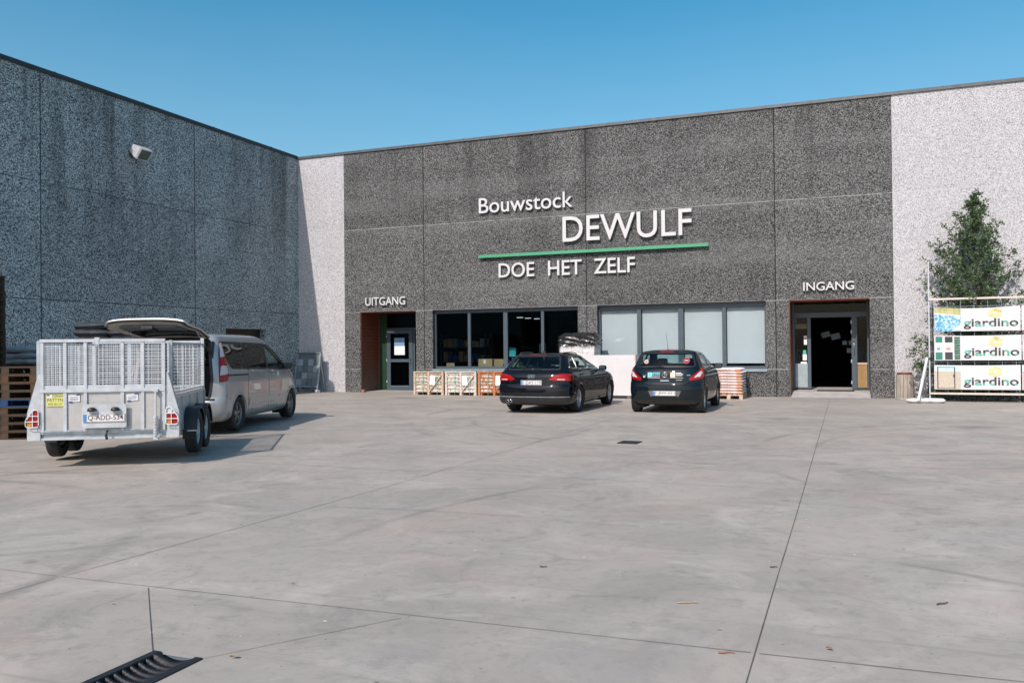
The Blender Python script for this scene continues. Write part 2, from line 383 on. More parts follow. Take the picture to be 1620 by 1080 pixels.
# ------------------------------------------------------------------ mesh helpers
class MB:
    """collects shapes and links them as ONE mesh object"""
    def __init__(s): s.v = []; s.f = []; s.m = []; s.sm = []; s.mats = []
    def mi(s, mat):
        if mat not in s.mats: s.mats.append(mat)
        return s.mats.index(mat)
    def add(s, vs, fs, mat, smooth=False):
        b = len(s.v); s.v += [tuple(v) for v in vs]; k = s.mi(mat)
        for f in fs: s.f.append(tuple(b+i for i in f)); s.m.append(k); s.sm.append(smooth)
        return s
    def box(s, lo, hi, mat, mtx=None, bev=0.0):
        x0, y0, z0 = lo; x1, y1, z1 = hi
        if bev <= 0:
            vs = [(x0,y0,z0),(x1,y0,z0),(x1,y1,z0),(x0,y1,z0),(x0,y0,z1),(x1,y0,z1),(x1,y1,z1),(x0,y1,z1)]
            fs = [(0,3,2,1),(4,5,6,7),(0,1,5,4),(1,2,6,5),(2,3,7,6),(3,0,4,7)]
        else:
            bm = bmesh.new(); bmesh.ops.create_cube(bm, size=1)
            bmesh.ops.scale(bm, vec=(x1-x0, y1-y0, z1-z0), verts=bm.verts)
            bmesh.ops.translate(bm, vec=((x0+x1)/2, (y0+y1)/2, (z0+z1)/2), verts=bm.verts)
            bmesh.ops.bevel(bm, geom=bm.edges[:], offset=bev, segments=2, affect='EDGES', profile=.5)
            bm.verts.index_update(); vs = [v.co.copy() for v in bm.verts]; fs = [tuple(v.index for v in f.verts) for f in bm.faces]; bm.free()
        if mtx is not None: vs = [mtx @ Vector(v) for v in vs]
        return s.add(vs, fs, mat)
    def tube(s, pts, r, mat, seg=8, r2=None, cap=True, smooth=True):
        pts = [Vector(p) for p in pts]; n = len(pts); vs = []; fs = []
        ref = Vector((0, 0, 1))
        for i, p in enumerate(pts):
            d = (pts[min(i+1, n-1)]-pts[max(i-1, 0)]).normalized()
            if abs(d.dot(ref)) > .95: a = d.cross(Vector((1, 0, 0))).normalized()
            else: a = d.cross(ref).normalized()
            b = d.cross(a)
            rr = r if r2 is None else r+(r2-r)*i/(n-1)
            for k in range(seg):
                t = 2*math.pi*k/seg + math.pi/seg
                vs.append(p + a*math.cos(t)*rr + b*math.sin(t)*rr)
        for i in range(n-1):
            for k in range(seg):
                k2 = (k+1) % seg
                fs.append((i*seg+k, i*seg+k2, (i+1)*seg+k2, (i+1)*seg+k))
        s.add(vs, fs, mat, smooth)
        if cap:
            s.add(vs[:seg], [tuple(range(seg))], mat); s.add(vs[-seg:], [tuple(reversed(range(seg)))], mat)
        return s
    def bar(s, a, b, w, h, mat):
        """rectangular bar from a to b"""
        a = Vector(a); b = Vector(b); d = (b-a); L = d.length; d.normalize()
        ref = Vector((0, 0, 1)) if abs(d.z) < .95 else Vector((0, 1, 0))
        x = d.cross(ref).normalized(); y = x.cross(d)
        vs = []
        for p in (a, b):
            for (i, j) in ((-1,-1),(1,-1),(1,1),(-1,1)): vs.append(p + x*i*w/2 + y*j*h/2)
        return s.add(vs, [(0,3,2,1),(4,5,6,7),(0,1,5,4),(1,2,6,5),(2,3,7,6),(3,0,4,7)], mat)
    def prism(s, poly, mat, axis='y', a=0.0, b=.1, smooth=False):
        """poly extruded along an axis; poly in the other two coordinates"""
        def P(u, v, w):
            return {'y': (u, w, v), 'x': (w, u, v), 'z': (u, v, w)}[axis]
        n = len(poly); vs = [P(u, v, a) for u, v in poly]+[P(u, v, b) for u, v in poly]
        fs = [tuple(range(n)), tuple(reversed(range(n, 2*n)))]
        s.add(vs, fs, mat)
        s.add(vs, [(i, n+i, n+(i+1) % n, (i+1) % n) for i in range(n)], mat, smooth)
        return s
    def lathe(s, prof, mat, axis='z', c=(0, 0, 0), seg=24, smooth=True, a0=0, a1=2*math.pi):
        full = abs(a1-a0-2*math.pi) < 1e-6; n = len(prof); vs = []; fs = []
        ns = seg if full else seg+1
        for k in range(ns):
            t = a0+(a1-a0)*k/seg; ct, st = math.cos(t), math.sin(t)
            for r, h in prof:
                p = (r*ct, r*st, h) if axis == 'z' else ((h, r*ct, r*st) if axis == 'x' else (r*ct, h, r*st))
                vs.append((p[0]+c[0], p[1]+c[1], p[2]+c[2]))
        for k in range(seg):
            k2 = (k+1) % ns
            for i in range(n-1): fs.append((k*n+i, k2*n+i, k2*n+i+1, k*n+i+1))
        return s.add(vs, fs, mat, smooth)
    def build(s, name, parent=None, loc=None, rot=None, recalc=False):
        me = bpy.data.meshes.new(name); me.from_pydata(s.v, [], s.f)
        for m in s.mats: me.materials.append(M[m])
        me.polygons.foreach_set('material_index', s.m); me.polygons.foreach_set('use_smooth', s.sm)
        if recalc:
            bm = bmesh.new(); bm.from_mesh(me); bmesh.ops.recalc_face_normals(bm, faces=bm.faces); bm.to_mesh(me); bm.free()
        me.update()
        o = bpy.data.objects.new(name, me); COL.objects.link(o)
        if parent is not None: o.parent = parent
        if loc is not None: o.location = loc
        if rot is not None: o.rotation_euler = rot
        return o

def tag(o, label, cat=None, group=None):
    o['label'] = label
    if cat: o['category'] = cat
    if group: o['group'] = group
    return o
def thing(name, label, cat, loc=(0, 0, 0), rz=0.0, group=None, rx=0.0):
    o = bpy.data.objects.new(name, None); COL.objects.link(o); o.empty_display_size = .2
    o.location = loc; o.rotation_euler = (rx, 0, rz)
    return tag(o, label, cat, group)
KIDS = {}
def dup(root, loc, rz=None, label=None, group=None):
    r = root.copy(); COL.objects.link(r); r.location = loc
    if rz is not None: r.rotation_euler = (0, 0, rz)
    if label: r['label'] = label
    if group: r['group'] = group
    for ch in list(root.children):
        c = ch.copy(); COL.objects.link(c); c.parent = r
        for g in list(ch.children):
            d = g.copy(); COL.objects.link(d); d.parent = c
    return r
def struct(o):
    o['kind'] = 'structure'; return o
def gz(y):
    t = max(0, min(1, (y-3)/6)); t = t*t*(3-2*t); return -.05*t

DG = None
def text_mesh(body, mat, size=1.0, depth=.0, bold=0.0, spacing=1.0):
    """filled text as raw (verts, faces); x right, z up, front face towards -y"""
    cu = bpy.data.curves.new('text', 'FONT'); cu.body = body; cu.size = size; cu.extrude = depth/2; cu.offset = bold
    cu.space_character = spacing; cu.resolution_u = 4
    ob = bpy.data.objects.new('text', cu); COL.objects.link(ob)
    dg = bpy.context.evaluated_depsgraph_get(); dg.update()
    me = bpy.data.meshes.new_from_object(ob.evaluated_get(dg))
    bm = bmesh.new(); bm.from_mesh(me); bmesh.ops.remove_doubles(bm, verts=bm.verts, dist=1e-5)
    bm.verts.index_update()
    vs = [Vector((v.co.x, -v.co.z, v.co.y)) for v in bm.verts]; fs = [tuple(v.index for v in f.verts) for f in bm.faces]
    bm.free(); bpy.data.objects.remove(ob); bpy.data.curves.remove(cu); bpy.data.meshes.remove(me)
    return vs, fs
def fit_text(body, x0, x1, z0, z1, depth=0.0, bold=0.0, spacing=1.0):
    vs, fs = text_mesh(body, None, 1.0, 1.0 if depth else 0.0, bold, spacing)
    ax = min(v.x for v in vs); bx = max(v.x for v in vs); az = min(v.z for v in vs); bz = max(v.z for v in vs)
    ay = min(v.y for v in vs); by = max(v.y for v in vs)
    o = []
    for v in vs:
        o.append(Vector((x0+(v.x-ax)/(bx-ax)*(x1-x0), (0 if by-ay < 1e-6 else (v.y-by)/(by-ay)*depth), z0+(v.z-az)/(bz-az)*(z1-z0))))
    return o, fs
def islands(vs, fs):
    par = list(range(len(vs)))
    def find(a):
        while par[a] != a: par[a] = par[par[a]]; a = par[a]
        return a
    for f in fs:
        for i in f[1:]: par[find(i)] = find(f[0])
    grp = {}
    for f in fs: grp.setdefault(find(f[0]), []).append(f)
    out = []
    for g in grp.values():
        ids = sorted({i for f in g for i in f}); mp = {i: k for k, i in enumerate(ids)}
        out.append(([vs[i] for i in ids], [tuple(mp[i] for i in f) for f in g]))
    out.sort(key=lambda a: min(v.x for v in a[0])); return out

def inpoly(x, y, P):
    c = False; n = len(P); j = n-1
    for i in range(n):
        xi, yi = P[i]; xj, yj = P[j]
        if (yi > y) != (yj > y) and x < (xj-xi)*(y-yi)/(yj-yi)+xi: c = not c
        j = i
    return c
def rpoly(P, r, n=5):
    """round the corners of polygon P"""
    out = []; m = len(P)
    rs = r if hasattr(r, '__len__') else [r]*m
    for i in range(m):
        p = Vector(P[i]); a = Vector(P[i-1])-p; b = Vector(P[(i+1) % m])-p
        k = min(rs[i], a.length*.45, b.length*.45)
        if k < 1e-4: out.append(tuple(p)); continue
        s = p+a.normalized()*k; e = p+b.normalized()*k
        for q in range(n+1):
            t = q/n; out.append(tuple(s*(1-t)**2 + p*2*t*(1-t) + e*t*t))
    return out
def inset(P, d):
    n = len(P); A = sum(P[i-1][0]*P[i][1]-P[i][0]*P[i-1][1] for i in range(n)); sg = 1 if A > 0 else -1
    out = []
    for i in range(n):
        a = Vector(P[i])-Vector(P[i-1]); b = Vector(P[(i+1) % n])-Vector(P[i])
        if a.length < 1e-9: a = b
        if b.length < 1e-9: b = a
        na = Vector((-a.y, a.x)).normalized()*sg; nb = Vector((-b.y, b.x)).normalized()*sg
        nn = (na+nb); L = nn.length
        nn = nn/L if L > 1e-6 else na
        out.append(tuple(Vector(P[i])+nn*d/max(nn.dot(na), .5)))
    return out
def densify(P, step):
    out = []
    for i in range(len(P)):
        a = Vector(P[i]); b = Vector(P[(i+1) % len(P)]); k = max(1, int(math.ceil((b-a).length/step)))
        for j in range(k): out.append(tuple(a+(b-a)*j/k))
    return out
def cdt_patch(outer, step, holes=()):
    """triangulate polygon (minus holes) with inner grid points -> verts2d, tris, boundary loops"""
    loops = [densify(outer, step)]+[densify(h, step) for h in holes]
    vs = []; edges = []
    for L in loops:
        b = len(vs); vs += L; edges += [(b+i, b+(i+1) % len(L)) for i in range(len(L))]
    x0 = min(p[0] for p in outer); x1 = max(p[0] for p in outer); y0 = min(p[1] for p in outer); y1 = max(p[1] for p in outer)
    nx = int((x1-x0)/step)+1; ny = int((y1-y0)/step)+1
    ins = inset(outer, step*.35)
    for i in range(1, nx):
        for j in range(1, ny):
            x = x0+(x1-x0)*i/nx; y = y0+(y1-y0)*j/ny
            if inpoly(x, y, ins): vs.append((x, y))
    r = delaunay_2d_cdt([Vector(v) for v in vs], edges, [], 0, 1e-6)
    V = [tuple(v) for v in r[0]]; T = []
    for f in r[2]:
        cx = sum(V[i][0] for i in f)/len(f); cy = sum(V[i][1] for i in f)/len(f)
        if inpoly(cx, cy, outer) and not any(inpoly(cx, cy, h) for h in holes): T.append(tuple(f))
    cnt = {}
    for f in T:
        for i in range(len(f)):
            a, b = f[i], f[(i+1) % len(f)]
            cnt.setdefault((min(a, b), max(a, b)), []).append((a, b))
    bd = [e[0] for e in cnt.values() if len(e) == 1]
    return V, T, bd

# ------------------------------------------------------------------ setting: yard
FY = 26.60      # shop front plane
LX = -19.08     # left building plane
HW = 8.69       # roof height
def yard():
    ys = [-300, -120, -40, -10, 0, 2, 2.70, 3.262, 4, 5, 6, 7, 8, 9, 12, 18, 24, FY+1.6, 60, 300]
    xs = [-300, -60, LX-.2, -12, -6, -3.215, -2.933, 0, 6, 20, 60, 300]
    b = MB(); vs = [(x, y, gz(y)) for y in ys for x in xs]; nx = len(xs)
    fs = [(j*nx+i, j*nx+i+1, (j+1)*nx+i+1, (j+1)*nx+i) for j in range(len(ys)-1) for i in range(nx-1) if not (ys[j] == 2.70 and xs[i] == -3.215)]   # a hole for the gully
    b.add(vs, fs, 'yard_concrete')
    def joint(p, q, w):
        p = Vector(p); q = Vector(q); n = max(1, int((q-p).length/.7)); d = (q-p).normalized(); s = Vector((-d.y, d.x))*w/2
        rng = random.Random(int(p.x*100+q.y*10))
        L = []
        for i in range(n+1):
            c = p+(q-p)*i/n; k = rng.uniform(.65, 1.2)
            for sg in (-1, 1):
                v = c+s*sg*k; L.append((v.x, v.y, gz(v.y)+.004))
        b.add(L, [(2*i, 2*i+1, 2*i+3, 2*i+2) for i in range(n)], 'joint_dark')
    joint((-5.02, -6), (-4.9, 4.1), .006); joint((-4.9, 4.2), (-4.72, 12.4), .006); joint((-4.72, 12.4), (-4.68, 24), .005)
    joint((-13, 4.15), (-4.95, 4.16), .004); joint((-4.9, 4.16), (-.44, 4.28), .0045); joint((-.40, 4.28), (9, 4.62), .005)
    joint((-4.14, 4.15), (-3.235, 3.27), .0045); joint((-2.925, 3.275), (-2.32, 4.165), .0035)
    joint((-.42, -6), (-.42, 6.2), .0065); joint((-.42, 6.2), (-.37, 26.3), .0065)
    joint((-4.7, 9.55), (-.4, 9.52), .004); joint((-.38, 9.52), (9, 9.9), .005)
    joint((-4.68, 17.0), (9, 17.3), .005); joint((-18, 9.6), (-4.9, 9.5), .006); joint((-18, 17.0), (-4.75, 17.0), .006)
    struct(b.build('concrete_yard'))
yard()

# ------------------------------------------------------------------ left building
def left_building():
    t = thing('grey_warehouse', 'long grey washed concrete building in shade down the left side of the yard', 'building', (LX, FY, -.05))
    def loc(o): o.location = (-LX, -FY, .05); return o   # parts are modelled in world metres
    b = MB(); y0, y1, zt = 22.54, 24.61, 2.25; yb = -12
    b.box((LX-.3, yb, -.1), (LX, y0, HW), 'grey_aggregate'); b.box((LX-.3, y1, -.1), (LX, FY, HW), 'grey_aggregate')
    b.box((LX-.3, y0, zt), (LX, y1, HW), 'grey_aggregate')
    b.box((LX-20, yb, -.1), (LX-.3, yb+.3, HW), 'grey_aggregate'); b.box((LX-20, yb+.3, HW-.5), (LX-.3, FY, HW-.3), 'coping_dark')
    loc(b.build('wall', t))
    c = MB(); c.box((LX-.36, yb-.03, HW), (LX+.035, FY-.04, HW+.10), 'coping_dark'); c.box((LX-.36, yb-.03, HW+.10), (LX+.02, FY-.04, HW+.125), 'coping_metal')
    for i in range(13): yy = yb+1.2+i*2.98; c.box((LX-.36, yy, HW-.003), (LX+.039, yy+.05, HW+.128), 'coping_dark')
    loc(c.build('coping', t))
    d = MB()
    d.box((LX-.29, y0, -.05), (LX-.24, y1, zt), 'door_brown'); loc(d.build('door', t))
left_building()

def floodlight():
    t = thing('floodlight', 'boxy grey floodlight fixed high on the shaded left wall', 'floodlight', (LX, 18.62, 7.22))
    mt = Matrix.Translation((.30, 0, .05)) @ Matrix.Rotation(R(38), 4, 'Y') @ Matrix.Rotation(R(0), 4, 'Z')
    h = MB()
    poly = [(-.13, -.11), (.06, -.17), (.20, -.17), (.20, .17), (.06, .17), (-.13, .11)]
    vs = []; fs = []
    for y, k in ((-.22, .94), (-.20, 1), (.20, 1), (.22, .94)):
        for (u, v) in poly: vs.append(mt @ Vector((u*k, y, v*k)))
    n = 6
    for q in range(3):
        for i in range(n): fs.append((q*n+i, q*n+(i+1) % n, (q+1)*n+(i+1) % n, (q+1)*n+i))
    fs += [tuple(reversed(range(n))), tuple(range(3*n, 4*n))]
    h.add(vs, fs, 'lamp_housing'); h.build('housing', t)
    g = MB(); g.box((.202, -.18, -.145), (.212, .18, .145), 'lamp_glass', mt); g.build('front_glass', t)
    f = MB()
    for a, c in (((.20, -.21, -.17), (.225, .21, -.147)), ((.20, -.21, .147), (.225, .21, .17)), ((.20, -.21, -.147), (.225, -.182, .147)), ((.20, .182, -.147), (.225, .21, .147))): f.box(a, c, 'lamp_housing', mt)
    f.build('front_frame', t)
    k = MB(); k.box((0, -.09, -.10), (.012, .09, .10), 'coping_metal')
    for s in (-1, 1): k.bar((.01, .08*s, 0), (.26, .235*s, .03), .03, .006, 'coping_metal')
    k.build('bracket', t)
floodlight()

# ------------------------------------------------------------------ shop building
XA, XB = -17.06, 1.367
DL = (-16.41, -14.125); WLx = (-13.46, -8.12); WRx = (-7.464, -2.172); DR = (-1.505, .735)
ZH = 2.866; ZS = .745
REC = 1.33
def shop():
    t = thing('shop_building', 'flat roofed shop with a dark pebbled concrete front between two pale wall ends', 'building', (-8, FY, -.05))
    def P(b, name, par=t, **k):
        o = b.build(name, par)
        if par is t: o.location = (8, -FY, .05)
        return o
    T = .34
    b = MB()
    def w(x0, x1, z0, z1): b.box((x0, FY, z0), (x1, FY+T, z1), 'dark_aggregate')
    w(XA, XB, ZH, HW)
    for x0, x1 in ((XA, DL[0]), (DL[1], WLx[0]), (WLx[1], WRx[0]), (WRx[1], DR[0]), (DR[1], XB)): w(x0, x1, -.15, ZH)
    w(WLx[0], WLx[1], -.15, ZS); w(WRx[0], WRx[1], -.15, ZS)
    P(b, 'wall')
    b = MB(); b.box((LX, FY+.002, -.15), (XA-.008, FY+T, HW), 'pale_aggregate'); P(b, 'pale_wall')['label'] = 'pale end wall beside the grey warehouse'
    b = MB(); b.box((XB+.008, FY+.002, -.15), (16, FY+T, HW), 'pale_aggregate'); P(b, 'pale_wall')['label'] = 'pale end wall behind the tree and banners'
    b = MB(); b.box((LX-.5, FY-.045, HW), (16, FY+.4, HW+.075), 'coping_metal'); b.box((LX-.5, FY-.03, HW+.075), (16, FY+.4, HW+.095), 'coping_metal')
    for i in range(13): xx = LX+.9+i*2.98; b.box((xx, FY-.049, HW-.002), (xx+.05, FY+.4, HW+.098), 'coping_metal')
    P(b, 'coping')
    b = MB(); b.box((LX-.5, FY+.4, HW-.4), (16, FY+16, HW-.2), 'coping_dark'); P(b, 'roof')
    # interior: a dark hall
    b = MB()
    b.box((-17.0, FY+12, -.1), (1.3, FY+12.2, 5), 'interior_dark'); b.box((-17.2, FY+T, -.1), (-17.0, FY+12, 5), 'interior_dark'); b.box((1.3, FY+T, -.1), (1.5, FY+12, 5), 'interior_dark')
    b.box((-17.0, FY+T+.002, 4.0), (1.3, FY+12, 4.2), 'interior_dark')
    b.box((-17.0, FY+T+1.45, -.01), (1.3, FY+12, .03), 'interior_grey')
    b.box((-14.0, FY+T+.01, -.01), (-1.6, FY+T+1.45, .03), 'interior_grey')
    P(b, 'interior')
    # windows
    def window(x0, x1, mulls, label, yb, zt, gl, label2):
        f = MB(); d0, d1 = FY+yb, FY+yb+.09
        f.box((x0+.002, d0, ZS+.06), (x1-.002, d1, ZS+.135), 'frame_paint')
        f.box((x0+.002, d0, zt), (x1-.002, d1, ZH-.003), 'frame_paint')
        f.box((x0+.002, d0, ZS+.135), (x0+.055, d1, zt), 'frame_paint'); f.box((x1-.055, d0, ZS+.135), (x1-.002, d1, zt), 'frame_paint')
        for a, c in mulls: f.box((a, d0-.012, ZS+.135), (c, d1, zt), 'frame_paint')
        o = P(f, 'window'); o['label'] = label
        e = [x0+.055]+[q for m in mulls for q in m]+[x1-.055]
        for k in range(0, len(e), 2):
            g = MB(); g.box((e[k]-.004, d0+.04, ZS+.13), (e[k+1]+.004, d0+.052, zt+.005), gl); g.build('pane', o)
        s = MB(); s.box((x0+.002, FY-.045, ZS+.0), (x1-.002, FY+yb+.01, ZS+.052), 'sill_metal'); s.box((x0-.02, FY-.05, ZS-.03), (x1+.02, FY-.042, ZS+.05), 'sill_metal')
        s.build('sill', o)
        return o
    window(WLx[0], WLx[1], ((-12.176, -12.072), (-10.837, -10.683), (-9.465, -9.363)), 'dark window with the unlit store showing through', .17, 2.74, 'shop_glass', '')
    wr = window(WRx[0], WRx[1], ((-6.183, -6.057), (-4.863, -4.698), (-3.497, -3.377)), 'window with its pale roller blinds let down', .19, 2.70, 'blind_glass', '')
    for x0, x1 in ((-7.40, -6.20), (-6.04, -4.88), (-4.68, -3.515), (-3.36, -2.235)):
        k = MB(); n = 9
        vs = []
        for i in range(n+1):
            u = i/n
            for z in (.99, 2.76): vs.append((x0+(x1-x0)*u, FY+.32+.006*math.sin(u*9+x0*3)*(1 if z < 2 else .3), z))
        vs2 = [(x, y+.003, z) for x, y, z in vs]; N = len(vs)
        k.add(vs+vs2, [(2*i, 2*i+2, 2*i+3, 2*i+1) for i in range(n)]+[(N+2*i, N+2*i+1, N+2*i+3, N+2*i+2) for i in range(n)], 'blind_fabric', True)
        k.box((x0, FY+.312, .965), (x1, FY+.335, .99), 'cloth_white'); k.build('roller_blind', wr)
    # exit recess (left)
    x0, x1 = DL; yb = FY+REC
    b = MB()
    b.box((x0-.30, FY+.03, -.1), (x0+.02, yb, ZH), 'red_cladding'); b.box((x0+.021, yb-.09, -.04), (x0+.065, yb, ZH-.02), 'red_cladding')
    b.box((x0+.02, FY+.02, ZH-.02), (x1, yb, ZH+.1), 'red_cladding'); b.box((x1, FY+T+.002, -.1), (x1+.12, yb, ZH), 'interior_dark')
    P(b, 'exit_porch')
    # right edge of the opening reads x about -15.0 at the back
    fx0, fx1 = x0+.065, x1-.03
    f = MB(); d0 = yb-.06
    f.box((fx0, d0, -.04), (-16.035, yb+.02, ZH-.03), 'green_paint')            # green jamb panel
    f.box((-16.035, d0, 2.22), (fx1, yb+.02, 2.30), 'frame_paint'); f.box((-14.92, d0, -.04), (-14.85, yb+.02, 2.22), 'frame_paint')
    f.box((fx1-.07, d0, -.04), (fx1, yb+.02, 2.22), 'frame_paint'); f.box((-14.85, d0, .0), (fx1-.07, yb+.02, .10), 'frame_paint')
    o = P(f, 'exit_door_frame')
    g = MB(); g.box((-16.035, d0+.03, 2.30), (fx1, d0+.04, ZH-.03), 'shop_glass'); g.box((-14.85, d0+.03, .10), (fx1-.07, d0+.04, 2.22), 'shop_glass'); g.build('pane', o)
    dr = MB(); a, c = -16.03, -14.925; e0 = d0-.035; e1 = d0+.02
    dr.box((a, e0, -.02), (a+.16, e1, 2.21), 'frame_paint'); dr.box((c-.16, e0, -.02), (c, e1, 2.21), 'frame_paint')
    dr.box((a+.16, e0, -.02), (c-.16, e1, .12), 'frame_paint'); dr.box((a+.16, e0, 1.02), (c-.16, e1, 1.135), 'frame_paint'); dr.box((a+.16, e0, 2.09), (c-.16, e1, 2.21), 'frame_paint')
    dr.box((a+.16, e0+.005, .12), (c-.16, e0+.012, .135), 'sill_metal')
    do = P(dr, 'exit_door')
    g = MB(); g.box((a+.155, e0+.022, .115), (c-.155, e0+.03, 1.025), 'shop_glass'); g.box((a+.155, e0+.022, 1.13), (c-.155, e0+.03, 2.095), 'shop_glass'); g.build('pane', do)
    h = MB(); h.tube([(c-.09, e0-.002, 1.03), (c-.09, e0-.05, 1.03), (c-.09, e0-.05, 1.17), (c-.09, e0-.002, 1.17)], .012, 'chrome'); h.box((c-.12, e0-.006, .94), (c-.06, e0-.001, 1.2), 'chrome'); h.build('handle', do)
    h = MB(); h.box((a+.03, e0-.05, 2.12), (a+.36, e0-.002, 2.18), 'galvanised'); h.bar((a+.05, e0-.04, 2.2), (a+.30, e0-.10, 2.215), .02, .012, 'galvanised'); h.build('door_closer', do)
    for zz in (.25, 1.05, 1.95):
        h = MB(); h.box((a-.012, e0-.014, zz), (a+.018, e0-.001, zz+.09), 'galvanised_bright'); h.build('hinge', do)
    p = MB(); p.box((-15.70, e0-.003, 1.29), (-15.26, e0+.004, 1.62), 'white_paper'); p.box((-15.70, e0-.003, 1.622), (-15.27, e0+.004, 1.93), 'blue_paper'); p.build('notice', do)
    # entrance recess (right)
    x0, x1 = DR; b = MB()
    b.box((x0-.2, FY+.03, -.1), (x0+.03, yb, ZH), 'red_cladding'); b.box((x0+.03, FY+.02, ZH-.035), (x1, yb, ZH+.1), 'red_cladding')
    b.box((x1, FY+T+.002, -.1), (x1+.1, yb, ZH), 'red_cladding')
    P(b, 'entrance_porch')
    f = MB(); d0 = yb-.06; zf = .145
    f.box((x0+.03, d0, 2.36), (x1, yb+.03, 2.51), 'frame_paint'); f.box((x0+.03, d0, 2.51), (x0+.09, yb+.03, ZH-.04), 'frame_paint'); f.box((x1-.06, d0, 2.51), (x1, yb+.03, ZH-.04), 'frame_paint')
    for a, c in ((x0+.03, x0+.10), (-1.035, -.935), (.245, .375), (x1-.05, x1)): f.box((a, d0, zf), (c, yb+.03, 2.36), 'frame_paint')
    f.box((x0+.10, d0, zf), (-1.035, yb+.03, zf+.05), 'frame_paint'); f.box((.375, d0, zf), (x1-.05, yb+.03, zf+.05), 'frame_paint')
    o = P(f, 'entrance_frame')
    g = MB(); g.box((x0+.095, d0+.04, zf+.05), (-1.03, d0+.05, 2.365), 'shop_glass'); g.box((.37, d0+.04, zf+.05), (x1-.045, d0+.05, 2.365), 'shop_glass'); g.box((x0+.09, d0+.04, 2.51), (x1-.06, d0+.05, ZH-.04), 'shop_glass')
    g.build('pane', o)
    k = MB(); k.box((x0+.105, d0+.005, zf+.05), (-1.04, d0+.03, .93), 'tile_pale'); k.build('sidelight_panel', o)
    # bamboo panel behind the right sidelight
    k = MB(); xx = .385
    while xx < x1-.06:
        wd = random.uniform(.016, .026); k.tube([(xx+wd/2, d0-.04, zf+.05), (xx+wd/2, d0-.04, .90+random.uniform(-.015, .01))], wd/2, 'bamboo_slats', 6); xx += wd+.007
    k.box((.38, d0-.06, .90), (x1-.05, d0-.015, .955), 'crate_wood'); k.build('bamboo_screen', o)
    for (a, c, z0, z1, m) in ((-1.14, -1.05, 1.52, 1.80, 'white_paper'), (-1.18, -1.06, 1.03, 1.22, 'white_paper'), (-1.17, -1.08, 1.22, 1.35, 'ink_green'), (-1.24, -1.06, .90, .985, 'white_paper')):
        k = MB(); k.box((a, d0+.03, z0), (c, d0+.036, z1), m)
        if z0 == 1.52: k.prism([(-1.095+.028*math.cos(q), 1.71+.03*math.sin(q)) for q in [i*.7 for i in range(9)]], 'ink_red', 'y', d0+.027, d0+.03)
        k.build('notice', o)
    k = MB(); k.box((x0+.11, d0+.09, 2.02), (-1.05, d0+.12, 2.17), 'cardboard'); k.box((-1.33, d0+.085, 2.085), (-1.19, d0+.089, 2.105), 'red_print'); k.box((x0+.11, d0+.09, 2.2), (-1.36, d0+.12, 2.33), 'tile_mid'); k.build('notice', o)
    # sliding / swung inner door leaf behind the dark opening
    k = MB(); k.box((.375, d0-.09, .165), (.40, d0-.06, 2.33), 'frame_paint'); k.build('door_leaf', o)
    h = MB(); h.tube([(.31, d0-.001, 1.22), (.31, d0-.06, 1.22), (.31, d0-.06, 1.62), (.31, d0-.001, 1.62)], .013, 'chrome'); h.build('handle', o)
    for zz in (.3, .95, 1.85, 2.15):
        h = MB(); h.box((.225, d0-.02, zz), (.25, d0-.001, zz+.10), 'galvanised_bright'); h.build('hinge', o)
    for (cx, z, rz, s) in ((-.52, 1.84, -.3, 1), (-.22, 1.78, -.25, 1.05), (.08, 1.57, .05, .75), (.22, 1.57, -.03, .8), (.22, 1.32, 0, .85)):
        k = MB(); mt = Matrix.Translation((cx, yb+1.2, z)) @ Matrix.Rotation(rz, 4, 'Y')
        k.box((-.13*s, -.004, -.09*s), (.13*s, .004, .09*s), 'tile_slate' if rz < -.1 else 'tile_mid', mt)
        k.build('notice', o)
shop()

# ramped threshold in front of the entrance and slab at the exit
def thresholds():
    b = MB(); x0, x1 = DR
    vs = [(x0+.035, FY+.0, -.046), (x1-.002, FY+.0, -.046), (x1-.002, FY+.5, .10), (x0+.035, FY+.5, .10), (x0+.035, FY+2.6, .14), (x1-.002, FY+2.6, .14)]
    b.add(vs, [(0, 1, 2, 3), (3, 2, 5, 4)], 'threshold_concrete')
    b.add([(x0-.3, FY-.55, -.046), (x1+.1, FY-.55, -.046), (x1-.002, FY, -.044), (x0+.035, FY, -.044)], [(0, 1, 2, 3)], 'threshold_concrete')
    struct(b.build('entrance_pavement'))
    b = MB(); b.add([(DL[0]+.02, FY, -.044), (DL[1], FY, -.044), (DL[1], FY+2.5, -.02), (DL[0]+.02, FY+2.5, -.02)], [(0, 1, 2, 3)], 'threshold_concrete')
    struct(b.build('exit_pavement'))
thresholds()
def mat_thing():
    b = MB(); b.box((-.76, FY+.62, .112), (.30, FY+1.05, .126), 'rubber_mat')
    for i in range(5): b.box((-.74+i*.21, FY+.64, .126), (-.74+i*.21+.19, FY+1.03, .131), 'rubber_mat')
    tag(b.build('door_mat'), 'dark ribbed rubber mat lying in the entrance doorway', 'doormat')
    b = MB(); b.box((-16.33, FY-.12, -.05), (-16.20, FY+.02, .05), 'brick_red', bev=.008)
    tag(b.build('brick'), 'small red brick holding the corner of the exit doorway', 'brick')
mat_thing()

